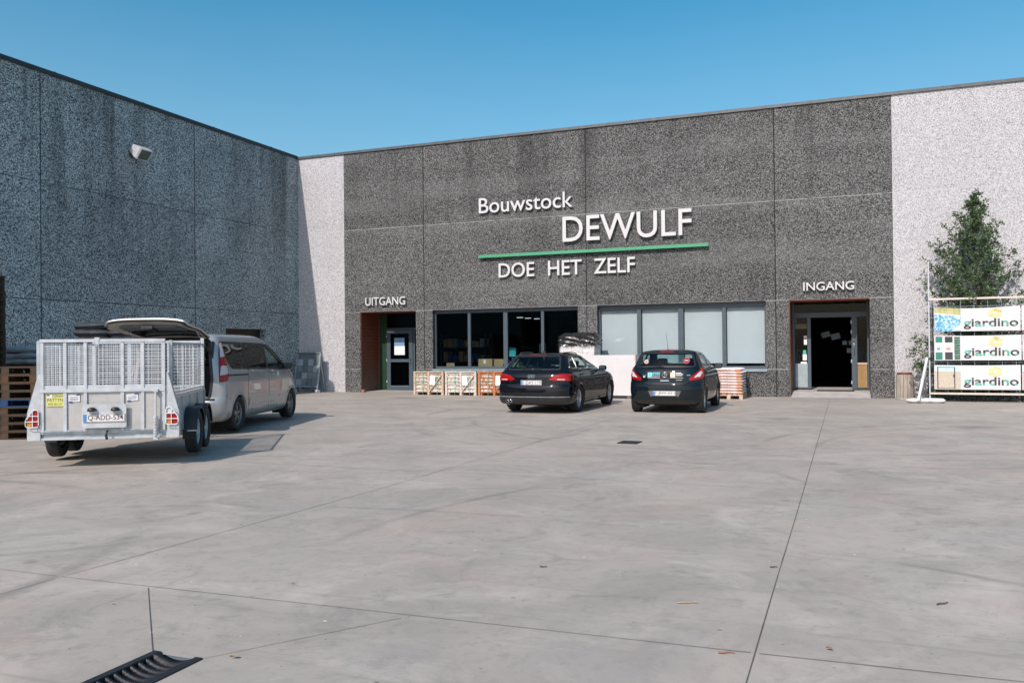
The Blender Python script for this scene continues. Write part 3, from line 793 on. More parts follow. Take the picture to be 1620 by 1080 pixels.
# ------------------------------------------------------------------ raised lettering
def sign(name, body, x0, x1, z0, z1, label, bold=.008, depth=.055, gap=.045, spacing=1.0):
    t = thing(name, label, 'lettering', ((x0+x1)/2, FY, z0))
    vs, fs = fit_text(body, x0, x1, z0, z1, depth, bold, spacing)
    for v, f in islands(vs, fs):
        b = MB(); b.add([(p.x-(x0+x1)/2, p.y-gap, p.z-z0) for p in v], f, 'letter_white')
        zc = [p.z for p in v]; xc = sum(p.x for p in v)/len(v)
        b.build('letter', t)
sign('wall_lettering', 'Bouwstock', -11.60, -8.235, 6.13, 6.655, 'mixed case white raised letters, topmost line of the wall lettering', .004)
sign('wall_lettering', 'DEWULF', -8.58, -4.354, 4.98, 5.815, 'tallest white raised capitals, standing on the green bar', .004, .07, .06)
for body, x0, x1, lb in (('DOE', -10.888, -9.595, 'white raised capitals DOE, first word under the green bar'), ('HET', -9.11, -7.942, 'white raised capitals HET, middle word under the green bar'), ('ZELF', -7.53, -6.17, 'white raised capitals ZELF, last word under the green bar')):
    sign('wall_lettering', body, x0, x1, 3.90, 4.39, lb)
sign('wall_lettering', 'UITGANG', -16.132, -14.494, 3.09, 3.385, 'small white raised capitals UITGANG above the recessed exit door', .008, .045, .06)
sign('wall_lettering', 'INGANG', -1.085, .32, 3.118, 3.37, 'small white raised capitals INGANG above the entrance', .008, .045, .06)
b = MB(); b.box((-11.617, FY-.14, 4.60), (-3.846, FY-.075, 4.70), 'sign_green')
for xx in (-11.2, -9.4, -7.6, -5.8, -4.2): b.box((xx, FY-.076, 4.63), (xx+.04, FY+.003, 4.67), 'coping_metal')
tag(b.build('sign_bar'), 'long thin green bar fixed across the wall between the white letters', 'sign bar')

# ------------------------------------------------------------------ things seen inside the dark window
def inside():
    for k, (x, z, w) in enumerate(((-15.07, 3.08, .26), (-12.93, 2.81, .26), (-12.56, 2.775, .24), (-12.16, 2.74, .22), (-11.42, 3.124, .20), (-11.17, 3.118, .16), (-10.9, 3.10, .07), (-10.7, 3.09, .06))):
        b = MB(); b.box((x-w/2, FY+7.2, z-.008), (x+w/2, FY+7.28, z+.014), 'tube_light'); b.box((x-w/2-.01, FY+7.19, z+.015), (x+w/2+.01, FY+7.29, z+.04), 'interior_grey')
        b.bar((x, FY+7.25, z+.04), (x, FY+7.25, 4.0), .01, .01, 'interior_grey')
        tag(b.build('ceiling_light'), 'lit strip light hanging inside the dark store behind the window', 'ceiling light', 'strip lights hanging inside the store')
    def carton(x0, x1, y, d, z0, z1, rz, label, note=False):
        cx = (x0+x1)/2; w = x1-x0; b = MB()
        b.box((-w/2, -d/2, 0), (w/2, d/2, z1-z0), 'cardboard', bev=.006); b.box((-w/2+.02, -d/2-.001, (z1-z0)*.98), (w/2-.02, d/2, (z1-z0)+.004), 'cardboard')
        if note: b.box((-.06, -d/2-.004, (z1-z0)*.45), (.02, -d/2-.001, (z1-z0)*.9), 'white_paper')
        tag(b.build('cardboard_box', loc=(cx, y, z0), rot=(0, 0, rz)), label, 'box')
    sh = MB(); sh.box((-13.4, FY+.36, .80), (-8.2, FY+1.0, .84), 'interior_grey')
    for x in (-13.3, -11.6, -9.9, -8.3): sh.box((x, FY+.4, .03), (x+.06, FY+.94, .80), 'interior_grey')
    tag(sh.build('display_shelf'), 'low grey display shelf running behind the dark window', 'shelf')
    carton(-11.92, -11.40, FY+.62, .34, .84, 1.13, .05, 'largest cardboard carton behind the dark window, with a white tag', True)
    carton(-11.36, -10.90, FY+.72, .34, .84, 1.12, 0, 'cardboard carton in the middle of the display shelf, beside the tagged carton')
    carton(-11.27, -10.95, FY+.45, .12, .84, .98, -.04, 'small flat cardboard carton in front of the other cartons on the shelf')
    carton(-13.20, -12.92, FY+.58, .26, .84, .99, .5, 'small cardboard carton alone at the far left end of the shelf')
    carton(-10.72, -10.36, FY+.6, .3, .84, 1.0, -.2, 'open cardboard carton just right of the middle window post')
    b = MB(); b.box((-11.2, FY+1.6, 1.2), (-10.95, FY+1.7, 1.52), 'sticker_teal'); b.box((-11.12, FY+1.62, .03), (-11.04, FY+1.66, 1.2), 'interior_grey'); b.box((-11.25, FY+1.5, .03), (-10.9, FY+1.8, .05), 'interior_grey')
    tag(b.build('display_stand'), 'teal display stand standing in the dark store behind the window', 'display stand')
    b = MB(); b.box((-10.2, FY+2.0, 1.2), (-9.95, FY+2.1, 1.66), 'tile_mid'); b.box((-10.11, FY+2.02, .03), (-10.05, FY+2.06, 1.2), 'interior_grey'); b.box((-10.3, FY+1.9, .03), (-9.85, FY+2.2, .05), 'interior_grey')
    tag(b.build('display_stand'), 'pale grey upright display card standing in the dark store', 'display stand')
    # racks of goods deeper in the hall
    rng = random.Random(4)
    for k, (x, y, lb) in enumerate(((-14.6, FY+5, 'dim goods rack deep in the store behind the left window panes'), (-9.3, FY+6, 'dim goods rack deep in the store behind the right window panes'))):
        t = thing('storage_rack', lb, 'rack', (x, y, .03))
        for dx in (-1, 1):
            for dy in (0, .6): f = MB(); f.box((dx-.03, dy-.03, 0), (dx+.03, dy+.03, 2.1), 'interior_grey'); f.build('upright', t)
        for z in (.3, .9, 1.5):
            s = MB(); s.box((-1, -.05, z), (1, .65, z+.03), 'interior_grey'); s.build('shelf', t)
            g = MB(); xx = -.9
            while xx < .8:
                w = rng.uniform(.15, .3); g.box((xx, 0, z+.031), (xx+w, .5, z+.031+rng.uniform(.2, .45)), rng.choice(['tile_mid', 'sack_grey', 'cardboard', 'ink_navy'])); xx += w+.04
            g.build('goods', t)
inside()

# ------------------------------------------------------------------ grates and litter on the yard
def grates():
    x0, x1, y0, y1 = -3.215, -2.933, 2.70, 3.262
    t = thing('drain_grate', 'black cast iron gully grate with curved bars in the near left foreground', 'drain grate', ((x0+x1)/2, (y0+y1)/2, 0))
    w, l = (x1-x0)/2, (y1-y0)/2
    sag = lambda x: -.030*(1-(x/(w-.03))**2) if abs(x) < w-.03 else 0.0
    def curved(b, ya, yb, z0, z1, mat, n=10, xs=None):
        xa = xs or w-.03
        for i in range(n):
            a = -xa+2*xa*i/n; c = -xa+2*xa*(i+1)/n
            vs = [(a, ya, z0+sag(a)), (c, ya, z0+sag(c)), (c, yb, z0+sag(c)), (a, yb, z0+sag(a)), (a, ya, z1+sag(a)), (c, ya, z1+sag(c)), (c, yb, z1+sag(c)), (a, yb, z1+sag(a))]
            b.add(vs, [(0, 3, 2, 1), (4, 5, 6, 7), (0, 1, 5, 4), (2, 3, 7, 6)], mat, True)
    f = MB()
    f.box((-w-.012, -l-.01, -.05), (-w+.032, l+.01, .009), 'cast_iron', bev=.003); f.box((w-.032, -l-.01, -.05), (w+.012, l+.01, .009), 'cast_iron', bev=.003)
    curved(f, l-.04, l+.01, -.045, .008, 'cast_iron'); curved(f, -l-.01, -l+.04, -.045, .008, 'cast_iron')
    f.build('frame', t)
    y = l-.075
    while y > -l+.05:
        b = MB(); curved(b, y-.013, y+.005, -.03, .004, 'cast_iron'); b.build('bar', t); y -= .049
    p = MB(); p.box((-w, -l, -.09), (w, l, -.075), 'drain_muck')
    for a, c in (((-w-.01, -l, -.17), (-w, l, -.05)), ((w, -l, -.17), (w+.01, l, -.05)), ((-w, l, -.17), (w, l+.01, -.05)), ((-w, -l-.01, -.17), (w, -l, -.05))): p.box(a, c, 'drain_muck')
    p.build('gully_pot', t)
    cx, cy = -3.24, 13.42; z = gz(cy)
    t = thing('drain_grate', 'small dark square drain grate in the middle of the yard', 'drain grate', (cx, cy, z), R(-2))
    f = MB()
    for a, c in (((-.165, -.18, .002), (-.13, .18, .012)), ((.13, -.18, .002), (.165, .18, .012)), ((-.13, -.18, .002), (.13, -.145, .0115)), ((-.13, .145, .002), (.13, .18, .0115))): f.box(a, c, 'cast_iron')
    f.build('frame', t)
    b = MB(); b.box((-.13, -.145, .002), (.13, .145, .004), 'dark_void')
    for i in range(6): b.box((-.128, -.13+i*.05, .004), (.128, -.13+i*.05+.022, .0105), 'cast_iron')
    b.build('bars', t)
grates()
def litter():
    rng = random.Random(9)
    def leaf(x, y, s, mat, name, label, cat):
        b = MB(); vs = []; n = 7
        for i in range(n+1):
            u = i/n; wv = s*.32*math.sin(math.pi*u)**.7
            for k in (-1, 0, 1): vs.append((s*(u-.5), k*wv, .012+.25*s*abs(k)*(.4+.3*math.sin(u*5))+rng.uniform(0, .004)))
        fs = []
        for i in range(n):
            for k in range(2): fs.append((i*3+k, i*3+k+1, (i+1)*3+k+1, (i+1)*3+k))
        b.add(vs, fs, mat, True); tag(b.build(name, loc=(x, y, gz(y)), rot=(0, 0, rng.uniform(0, 6))), label, cat)
    leaf(-2.78, 3.33, .045, 'leaf_dry', 'dry_leaf', 'curled pale brown leaf beside the near gully grate', 'leaf')
    leaf(-.08, 4.45, .035, 'leaf_red', 'dry_leaf', 'small reddish leaf right of the long yard joint, lower right', 'leaf')
    def twig(x, y, L, a, mat, label):
        b = MB(); p = [(L*(i/4-.5), rng.uniform(-.006, .006), .008) for i in range(5)]; b.tube(p, .005, mat, 5, .003)
        tag(b.build('twig', loc=(x, y, gz(y)), rot=(0, 0, a)), label, 'twig')
    twig(.52, 5.50, .09, .75, 'twig_brown', 'short dark twig lying on the concrete at the right')
    twig(-.87, 5.0, .12, .5, 'leaf_dry', 'pale brown stick on the concrete left of the long joint')
    twig(-.55, 4.23, .08, .35, 'leaf_red', 'rusty brown stick just left of the long joint near the bottom edge')
    twig(-1.95, 5.51, .05, .2, 'twig_brown', 'tiny dark twig in the middle foreground')
    twig(-.46, 6.05, .05, .4, 'twig_brown', 'tiny dark twig touching the long yard joint')
litter()

# ------------------------------------------------------------------ vehicle shells
def pchip(xs, ys):
    n = len(xs); h = [xs[i+1]-xs[i] for i in range(n-1)]; dl = [(ys[i+1]-ys[i])/h[i] for i in range(n-1)]
    d = [0.0]*n; d[0] = dl[0]; d[-1] = dl[-1]
    for i in range(1, n-1):
        if dl[i-1]*dl[i] > 0:
            w1 = 2*h[i]+h[i-1]; w2 = h[i]+2*h[i-1]; d[i] = (w1+w2)/(w1/dl[i-1]+w2/dl[i])
    def f(x):
        if x <= xs[0]: return ys[0]
        if x >= xs[-1]: return ys[-1]
        lo, hi = 0, n-1
        while hi-lo > 1:
            m = (lo+hi)//2
            if xs[m] <= x: lo = m
            else: hi = m
        t = (x-xs[lo])/h[lo]
        return (ys[lo]*(1+2*t)*(1-t)**2 + h[lo]*d[lo]*t*(1-t)**2 + ys[hi]*t*t*(3-2*t) - h[lo]*d[hi]*t*t*(1-t))
    return f

class Shell:
    """car body as a stack of rounded plan outlines; origin on the ground under the rear axle, y forward"""
    def __init__(s, rows, pr=3.0, pf=2.6):
        zs = [r[0] for r in rows]; s.zs = zs; s.z0, s.z1 = zs[0], zs[-1]
        s.fy, s.ff, s.fw, s.fa, s.fb = [pchip(zs, [r[k] for r in rows]) for k in range(1, 6)]
        s.pr, s.pf = pr, pf; s.cache = {}
    def contour(s, z):
        k = round(z*2000)
        if k in s.cache: return s.cache[k]
        yr, yf, w, a, b = s.fy(z), s.ff(z), s.fw(z), s.fa(z), s.fb(z)
        L = yf-yr; a = min(a, L*.48); b = min(b, L*.48)
        P = []
        n = 44
        for i in range(n+1):
            t = math.pi/2*i/n; x = w*math.sin(t)**(2/s.pr); d = a*(1-math.cos(t)**(2/s.pr)); P.append((x, yr+d))
        m = 150; ya, yb = yr+a, yf-b
        for i in range(1, m): P.append((w, ya+(yb-ya)*i/m))
        for i in range(n, -1, -1):
            t = math.pi/2*i/n; x = w*math.sin(t)**(2/s.pf); d = b*(1-math.cos(t)**(2/s.pf)); P.append((x, yf-d))
        acc = [0.0]
        for i in range(1, len(P)): acc.append(acc[-1]+math.hypot(P[i][0]-P[i-1][0], P[i][1]-P[i-1][1]))
        s.cache[k] = (P, acc); return s.cache[k]
    def wrap(s, q, z, front=False):
        """point and outward normal at signed distance q along the outline from the centre line"""
        P, acc = s.contour(z); sg = -1 if q < 0 else 1; q = abs(q)
        if front: q = acc[-1]-q
        q = max(0, min(acc[-1], q))
        lo, hi = 0, len(acc)-1
        while hi-lo > 1:
            m = (lo+hi)//2
            if acc[m] <= q: lo = m
            else: hi = m
        t = (q-acc[lo])/max(acc[hi]-acc[lo], 1e-9)
        a, b = P[lo], P[hi]; x = a[0]+(b[0]-a[0])*t; y = a[1]+(b[1]-a[1])*t
        a2, b2 = P[max(lo-1, 0)], P[min(hi+1, len(P)-1)]
        tx, ty = b2[0]-a2[0], b2[1]-a2[1]; L = math.hypot(tx, ty) or 1
        return Vector((sg*x, y, z)), Vector((sg*ty/L, -tx/L, 0))
    def X(s, y, z):
        P, acc = s.contour(z); lo, hi = 0, len(P)-1
        if y <= P[0][1]: return P[0][0]
        if y >= P[-1][1]: return P[-1][0]
        while hi-lo > 1:
            m = (lo+hi)//2
            if P[m][1] <= y: lo = m
            else: hi = m
        t = (y-P[lo][1])/max(P[hi][1]-P[lo][1], 1e-9); return P[lo][0]+(P[hi][0]-P[lo][0])*t
    def rearX(s, x, z, front=False):
        """arc distance on the rear (or front) outline for a given x"""
        P, acc = s.contour(z); idx = range(len(P)) if not front else range(len(P)-1, -1, -1)
        last = None
        for i in idx:
            if P[i][0] >= abs(x):
                if last is None: return 0.0
                a, b = last, i; t = (abs(x)-P[a][0])/max(P[b][0]-P[a][0], 1e-9)
                q = acc[a]+(acc[b]-acc[a])*t
                return (q if not front else acc[-1]-q)*(1 if x >= 0 else -1)
            last = i
        return (acc[last] if not front else acc[-1]-acc[last])*(1 if x >= 0 else -1)
    def point(s, mode, u, v):
        """mode: 'R'/'L' side (u = y), 'rear'/'front' (u = x), 'wrap' (u = arc distance); v = z"""
        if mode in 'RL':
            sg = 1 if mode == 'R' else -1; x = s.X(u, v); e = .01
            dx = (s.X(u+e, v)-s.X(u-e, v))/(2*e); dz = (s.X(u, min(v+e, s.z1))-s.X(u, v-e))/(2*e)
            n = Vector((sg, -dx, -dz)).normalized(); return Vector((sg*x, u, v)), n
        q = u if mode == 'wrap' else s.rearX(u, v, mode == 'front')
        p, n = s.wrap(q, v, mode == 'front')
        p2, _ = s.wrap(q, min(v+.01, s.z1-1e-4), mode == 'front'); p1, _ = s.wrap(q, v-.01, mode == 'front')
        tz = (p2-p1).normalized(); n = (n-tz*n.dot(tz)).normalized()
        return p, n
    def patch(s, mode, poly, off, mat, b=None, thick=.012, step=.05, holes=(), skirt=None, hole_mat=None):
        b = b or MB()
        V, T, bd = cdt_patch(poly, step, holes)
        pn = [s.point(mode, *v) for v in V]
        top = [p+n*off for p, n in pn]
        # consistent winding
        if T:
            f = T[len(T)//2]; nn = (top[f[1]]-top[f[0]]).cross(top[f[2]]-top[f[0]])
            flip = nn.dot(pn[f[0]][1]) < 0
            T2 = [tuple(reversed(f)) for f in T] if flip else T
            b.add(top, T2, mat, True)
            low = [p+n*(off-thick) for p, n in pn]; vs = []; fs = []
            for (i, j) in bd:
                if flip: i, j = j, i
                k = len(vs); vs += [top[i], top[j], low[j], low[i]]; fs.append((k+3, k+2, k+1, k))
            b.add(vs, fs, skirt or mat)
        return b
    def body(s, mat, cuts, wheels, nz=70, ztop=None):
        """main skin with holes; cuts = [(mode, polygon)], wheels = [(y, z, r)]"""
        zl = [s.z0+(s.z1-s.z0)*i/nz for i in range(nz)]
        zl += [s.z1-(s.z1-s.z0)/nz*(.5**k) for k in range(1, 7)]+[s.z1-1e-4]
        for z in s.zs:
            if all(abs(z-q) > .004 for q in zl): zl.append(z)
        zl = sorted(set(zl)); rings = []
        for z in zl:
            P, _ = s.contour(z)
            ring = [Vector((x, y, z)) for x, y in P]+[Vector((-x, y, z)) for x, y in reversed(P[1:-1])]
            rings.append(ring)
        n = len(rings[0]); vs = [p for r in rings for p in r]; fs = []
        P0 = [[(p[0], p[1]) for p in r] for r in rings]
        for j in range(len(rings)-1):
            for i in range(n):
                q = (j*n+i, j*n+(i+1) % n, (j+1)*n+(i+1) % n, (j+1)*n+i)
                pts = [vs[k] for k in q]; c = (pts[0]+pts[1]+pts[2]+pts[3])/4
                nn = (pts[1]-pts[0]).cross(pts[3]-pts[0])
                if nn.length < 1e-12: fs.append(q); continue
                nn.normalize(); drop = False
                for mode, poly in cuts:
                    if mode in 'RL':
                        if abs(nn.x) < .35 or (c.x > 0) != (mode == 'R'): continue
                        if all(inpoly(p.y, p.z, poly) for p in pts): drop = True
                    elif mode == 'rear':
                        if c.y > s.fy(c.z)+1.0: continue
                        if all(inpoly(p.x, p.z, poly) for p in pts): drop = True
                    else:
                        if c.y < s.fy(c.z)+1.0 or abs(nn.y) < .1: continue
                        if all(inpoly(p.x, p.z, poly) for p in pts): drop = True
                for (wy, wz, r) in wheels:
                    if abs(nn.x) > .5 and all((p.y-wy)**2+(p.z-wz)**2 < r*r for p in pts): drop = True
                if not drop: fs.append(q)
        b = MB(); b.add(vs, fs, mat, True)
        b.add(rings[-1], [tuple(range(n))], mat, True)
        b.add(rings[0], [tuple(reversed(range(n)))], 'black_plastic')
        return b

def arch(s, side, wy, wz, r, wd, mat, b, off=.006, a0=-24, a1=204):
    """wheel arch lip following the body, with the dark well behind it"""
    n = 40; m = 3; sg = 1 if side == 'R' else -1
    vs = []; fs = []
    for i in range(n+1):
        t = R(a0+(a1-a0)*i/n)
        for k in range(m+1):
            rr = r+wd*k/m; y = wy+rr*math.cos(t); z = wz+rr*math.sin(t)
            z = max(z, s.z0+.005); p, nn = s.point(side, y, min(z, s.z1-.02)); o = off*(1 if k < m else -.5)+.010*(1-k/m)
            vs.append(p+Vector((sg, 0, 0))*o)
        y = wy+r*math.cos(t); z = max(wz+r*math.sin(t), s.z0+.005); p, nn = s.point(side, y, z); vs.append(Vector((p.x-sg*.05, y, z)))
    w = m+2
    for i in range(n):
        for k in range(m):
            q = (i*w+k, i*w+k+1, (i+1)*w+k+1, (i+1)*w+k); fs.append(q if sg < 0 else tuple(reversed(q)))
        q = (i*w+m+1, i*w, (i+1)*w, (i+1)*w+m+1); fs.append(q if sg < 0 else tuple(reversed(q)))
    b.add(vs, fs, mat, True)
    # well
    vs = []; fs = []
    xo = s.X(wy, wz+r*.5)-.03; xi = xo-.30
    for i in range(n+1):
        t = R(-30+240*i/n); y = wy+(r+.02)*math.cos(t); z = max(wz+(r+.02)*math.sin(t), .12)
        vs += [(sg*xo, y, z), (sg*xi, y, z)]
    fs = [(2*i, 2*i+1, 2*i+3, 2*i+2) for i in range(n)]
    b.add(vs, fs, 'dark_void'); b.add([v for v in vs[1::2]], [tuple(range(n+1))], 'dark_void')

def wheel(parent, x, y, r, tw, side, spokes, rim_r, mat='alloy', style=0, name='wheel'):
    """tyre (with rim as sub-part); axis along x, side = +1 faces +x"""
    b = MB(); h = tw/2; s = side
    prof = [(rim_r, -h*.72), (rim_r+.012, -h*.86), (r*.93, -h), (r*.975, -h*.9), (r, -h*.66), (r, 0), (r, h*.66), (r*.975, h*.9), (r*.93, h), (rim_r+.012, h*.86), (rim_r, h*.72)]
    b.lathe([(a, s*c) for a, c in prof], 'black_rubber', 'x', seg=40)
    o = b.build(name, parent, loc=(x, y, r), recalc=True)
    m = MB(); f = h*.62
    m.lathe([(rim_r+.004, s*f*1.05), (rim_r-.012, s*f*1.12), (rim_r-.022, s*f*.8), (rim_r-.03, -s*f*.2), (rim_r-.03, -s*h*.7)], mat, 'x', seg=40)
    m.lathe([(.0, s*f*.25), (.5*rim_r, s*f*.2), (rim_r-.02, s*f*.0)], 'dark_void', 'x', seg=32)
    m.lathe([(.0, s*f*1.0), (.030, s*f*.98), (.055, s*f*.85), (.065, s*f*.45)], mat, 'x', seg=20)
    for k in range(spokes):
        if style == 2: continue
        t0 = 2*math.pi*(k+.25)/spokes
        prs = ((-.16, -.10), (.16, .10)) if style == 1 else ((0, 0),)
        for (ta, tb) in prs:
            wv = .030 if style == 1 else .052
            pts = []
            for (rr, tt, ww, hh) in ((.045, t0+ta*.2, wv*.9, .92), (rim_r*.6, t0+ta, wv*.8, .95), (rim_r-.012, t0+tb*1.6, wv*.9, .80)):
                c = Vector((0, math.cos(tt)*rr, math.sin(tt)*rr)); d = Vector((0, -math.sin(tt), math.cos(tt)))*ww/2
                pts.append([c-d+Vector((s*f*hh, 0, 0)), c+d+Vector((s*f*hh, 0, 0)), c+d*1.25+Vector((s*f*.3, 0, 0)), c-d*1.25+Vector((s*f*.3, 0, 0))])
            vs = [p for q in pts for p in q]; fs = []
            for q in range(2):
                for i in range(4): fs.append((q*4+i, q*4+(i+1) % 4, (q+1)*4+(i+1) % 4, (q+1)*4+i))
            m.add(vs, fs, mat)
    if style == 2:   # plain steel trailer disc with holes
        m.lathe([(.0, s*f*.55), (.07, s*f*.55), (.085, s*f*.25), (rim_r*.72, s*f*.5), (rim_r-.02, s*f*.3)], mat, 'x', seg=32)
        for k in range(5):
            t = 2*math.pi*k/5; m.lathe([(0, s*f*.75), (.012, s*f*.74), (.014, s*f*.4)], 'galvanised', 'x', (0, .055*math.cos(t), .055*math.sin(t)), 8)
    m.build('rim', o, recalc=True)
    return o

def plate(parent, text, w, h, loc, rx=0.0, name='number_plate', rot=None, blue=True, red_at=()):
    """number plate facing -y in local space"""
    p = MB(); p.box((-w/2, -.006, -h/2), (w/2, .004, h/2), 'plate_white', bev=.002)
    o = p.build(name, parent, loc=loc, rot=rot or (rx, 0, 0))
    q = MB()
    for a, c in (((-w/2+.006, -.0075, -h/2+.005), (w/2-.006, -.0063, -h/2+.009)), ((-w/2+.006, -.0075, h/2-.009), (w/2-.006, -.0063, h/2-.005)), ((w/2-.010, -.0075, -h/2+.009), (w/2-.006, -.0063, h/2-.009))): q.box(a, c, 'plate_ink')
    if blue: q.box((-w/2+.004, -.0078, -h/2+.004), (-w/2+.048, -.0063, h/2-.004), 'plate_blue')
    vs, fs = fit_text(text, -w/2+.062, w/2-.022, -h*.35, h*.35, 0, .004)
    q.add([(v.x, -.0082, v.z) for v in vs], fs, 'plate_ink')
    q.build('lettering', o)
    return o

def seats(parent, rows, mat='seat_fabric'):
    for (y, xs, zb) in rows:
        for x in xs:
            w = .25; b = MB(); hb = .54 if len(xs) == 2 and y > .5 else .44
            b.box((x-w, y-.05, zb-.28), (x+w, y+.46, zb-.12), mat, bev=.04)
            mt = Matrix.Translation((x, y, zb-.15)) @ Matrix.Rotation(R(-14), 4, 'X')
            b.box((-w, -.07, 0), (w, .06, hb), mat, mt, bev=.05)
            mt2 = mt @ Matrix.Translation((0, 0, hb+.03))
            b.box((-.13, -.05, 0), (.13, .05, .16 if hb > .5 else .09), mat, mt2, bev=.045)
            for dx in (-.06, .06): b.bar(mt @ Vector((dx, 0, hb-.02)), mt @ Vector((dx, 0, hb+.05)), .012, .012, 'chrome')
            b.build('seat', parent)
def steering(parent, x, y, z):
    b = MB(); pts = [(x+.18*math.cos(t), y-.06*math.sin(t), z+.17*math.sin(t)) for t in [2*math.pi*i/24 for i in range(25)]]
    b.tube(pts, .016, 'black_plastic', 6, cap=False); b.bar((x-.17, y, z), (x+.17, y, z), .03, .03, 'black_plastic'); b.bar((x, y, z), (x, y+.3, z-.12), .06, .06, 'black_plastic')
    b.build('steering_wheel', parent)
def mirror(parent, side, x, y, z, mat):
    s = side; b = MB(); vs = []; fs = []
    rows = ((-.075, .80), (-.05, 1.0), (.03, .95), (.09, .55), (.11, .2)); n = 16
    for (dy, k) in rows:
        for i in range(n):
            t = 2*math.pi*i/n; c, q = math.cos(t), math.sin(t)
            vs.append((x+s*(.10*k*abs(c)**.7*(1 if c > 0 else -1)), y+dy, z+.07*k*abs(q)**.7*(1 if q > 0 else -1)))
    for j in range(len(rows)-1):
        for i in range(n): fs.append((j*n+i, j*n+(i+1) % n, (j+1)*n+(i+1) % n, (j+1)*n+i))
    b.add(vs, fs, mat, True); b.add(vs[-n:], [tuple(range(n))], mat, True)
    b.bar((x-s*.08, y+.02, z-.04), (x-s*.19, y+.05, z-.07), .05, .035, 'black_plastic')
    o = b.build('wing_mirror', parent, recalc=True)
    g = MB(); g.add([(v[0], v[1]+.004, v[2]) for v in vs[:n]], [tuple(range(n))], 'mirror_dark'); g.build('mirror_glass', o)
def flip(P): return [(-u, v) for u, v in reversed(P)]

def side_glass(s, t, side, poly, glass='car_glass', frit=.035, trim=None, label=None):
    """one side window: black surround and glass in one mesh"""
    b = MB(); inn = inset(poly, frit)
    s.patch(side, poly, .004, 'black_plastic', b, .02, .06, holes=[inn])
    s.patch(side, inn, .003, glass, b, .001, .08)
    o = b.build('side_window', t)
    if trim:
        c = MB(); s.patch(side, inset(poly, -.020), .010, trim, c, .014, .05, holes=[inset(poly, .006)]); c.build('window_trim', o)
    return o
def end_glass(s, t, mode, poly, name, glass='car_glass', frit=.05):
    b = MB(); inn = rpoly(inset(poly, frit), .05)
    s.patch(mode, poly, .005, 'black_plastic', b, .02, .06, holes=[inn])
    s.patch(mode, inn, .004, glass, b, .001, .09)
    return b.build(name, t)
def door(s, t, side, poly, mat, handle=None, off=.004):
    b = s.patch(side, poly, off, mat, None, .014, .06, skirt='dark_void')
    o = b.build('door', t)
    if handle:
        y, z = handle; p, n = s.point(side, y, z); sg = 1 if side == 'R' else -1
        h = MB(); pts = [(p.x+sg*(.008+.034*math.sin(math.pi*i/6)**.6), y-.10+.20*i/6, z+.004*i/6) for i in range(7)]
        h.tube(pts, .014, mat, 8); h.build('door_handle', o)
    return o
def ring_pts(cx, cz, r, n=24): return [(cx+r*math.cos(2*math.pi*i/n), cz+r*math.sin(2*math.pi*i/n)) for i in range(n)]

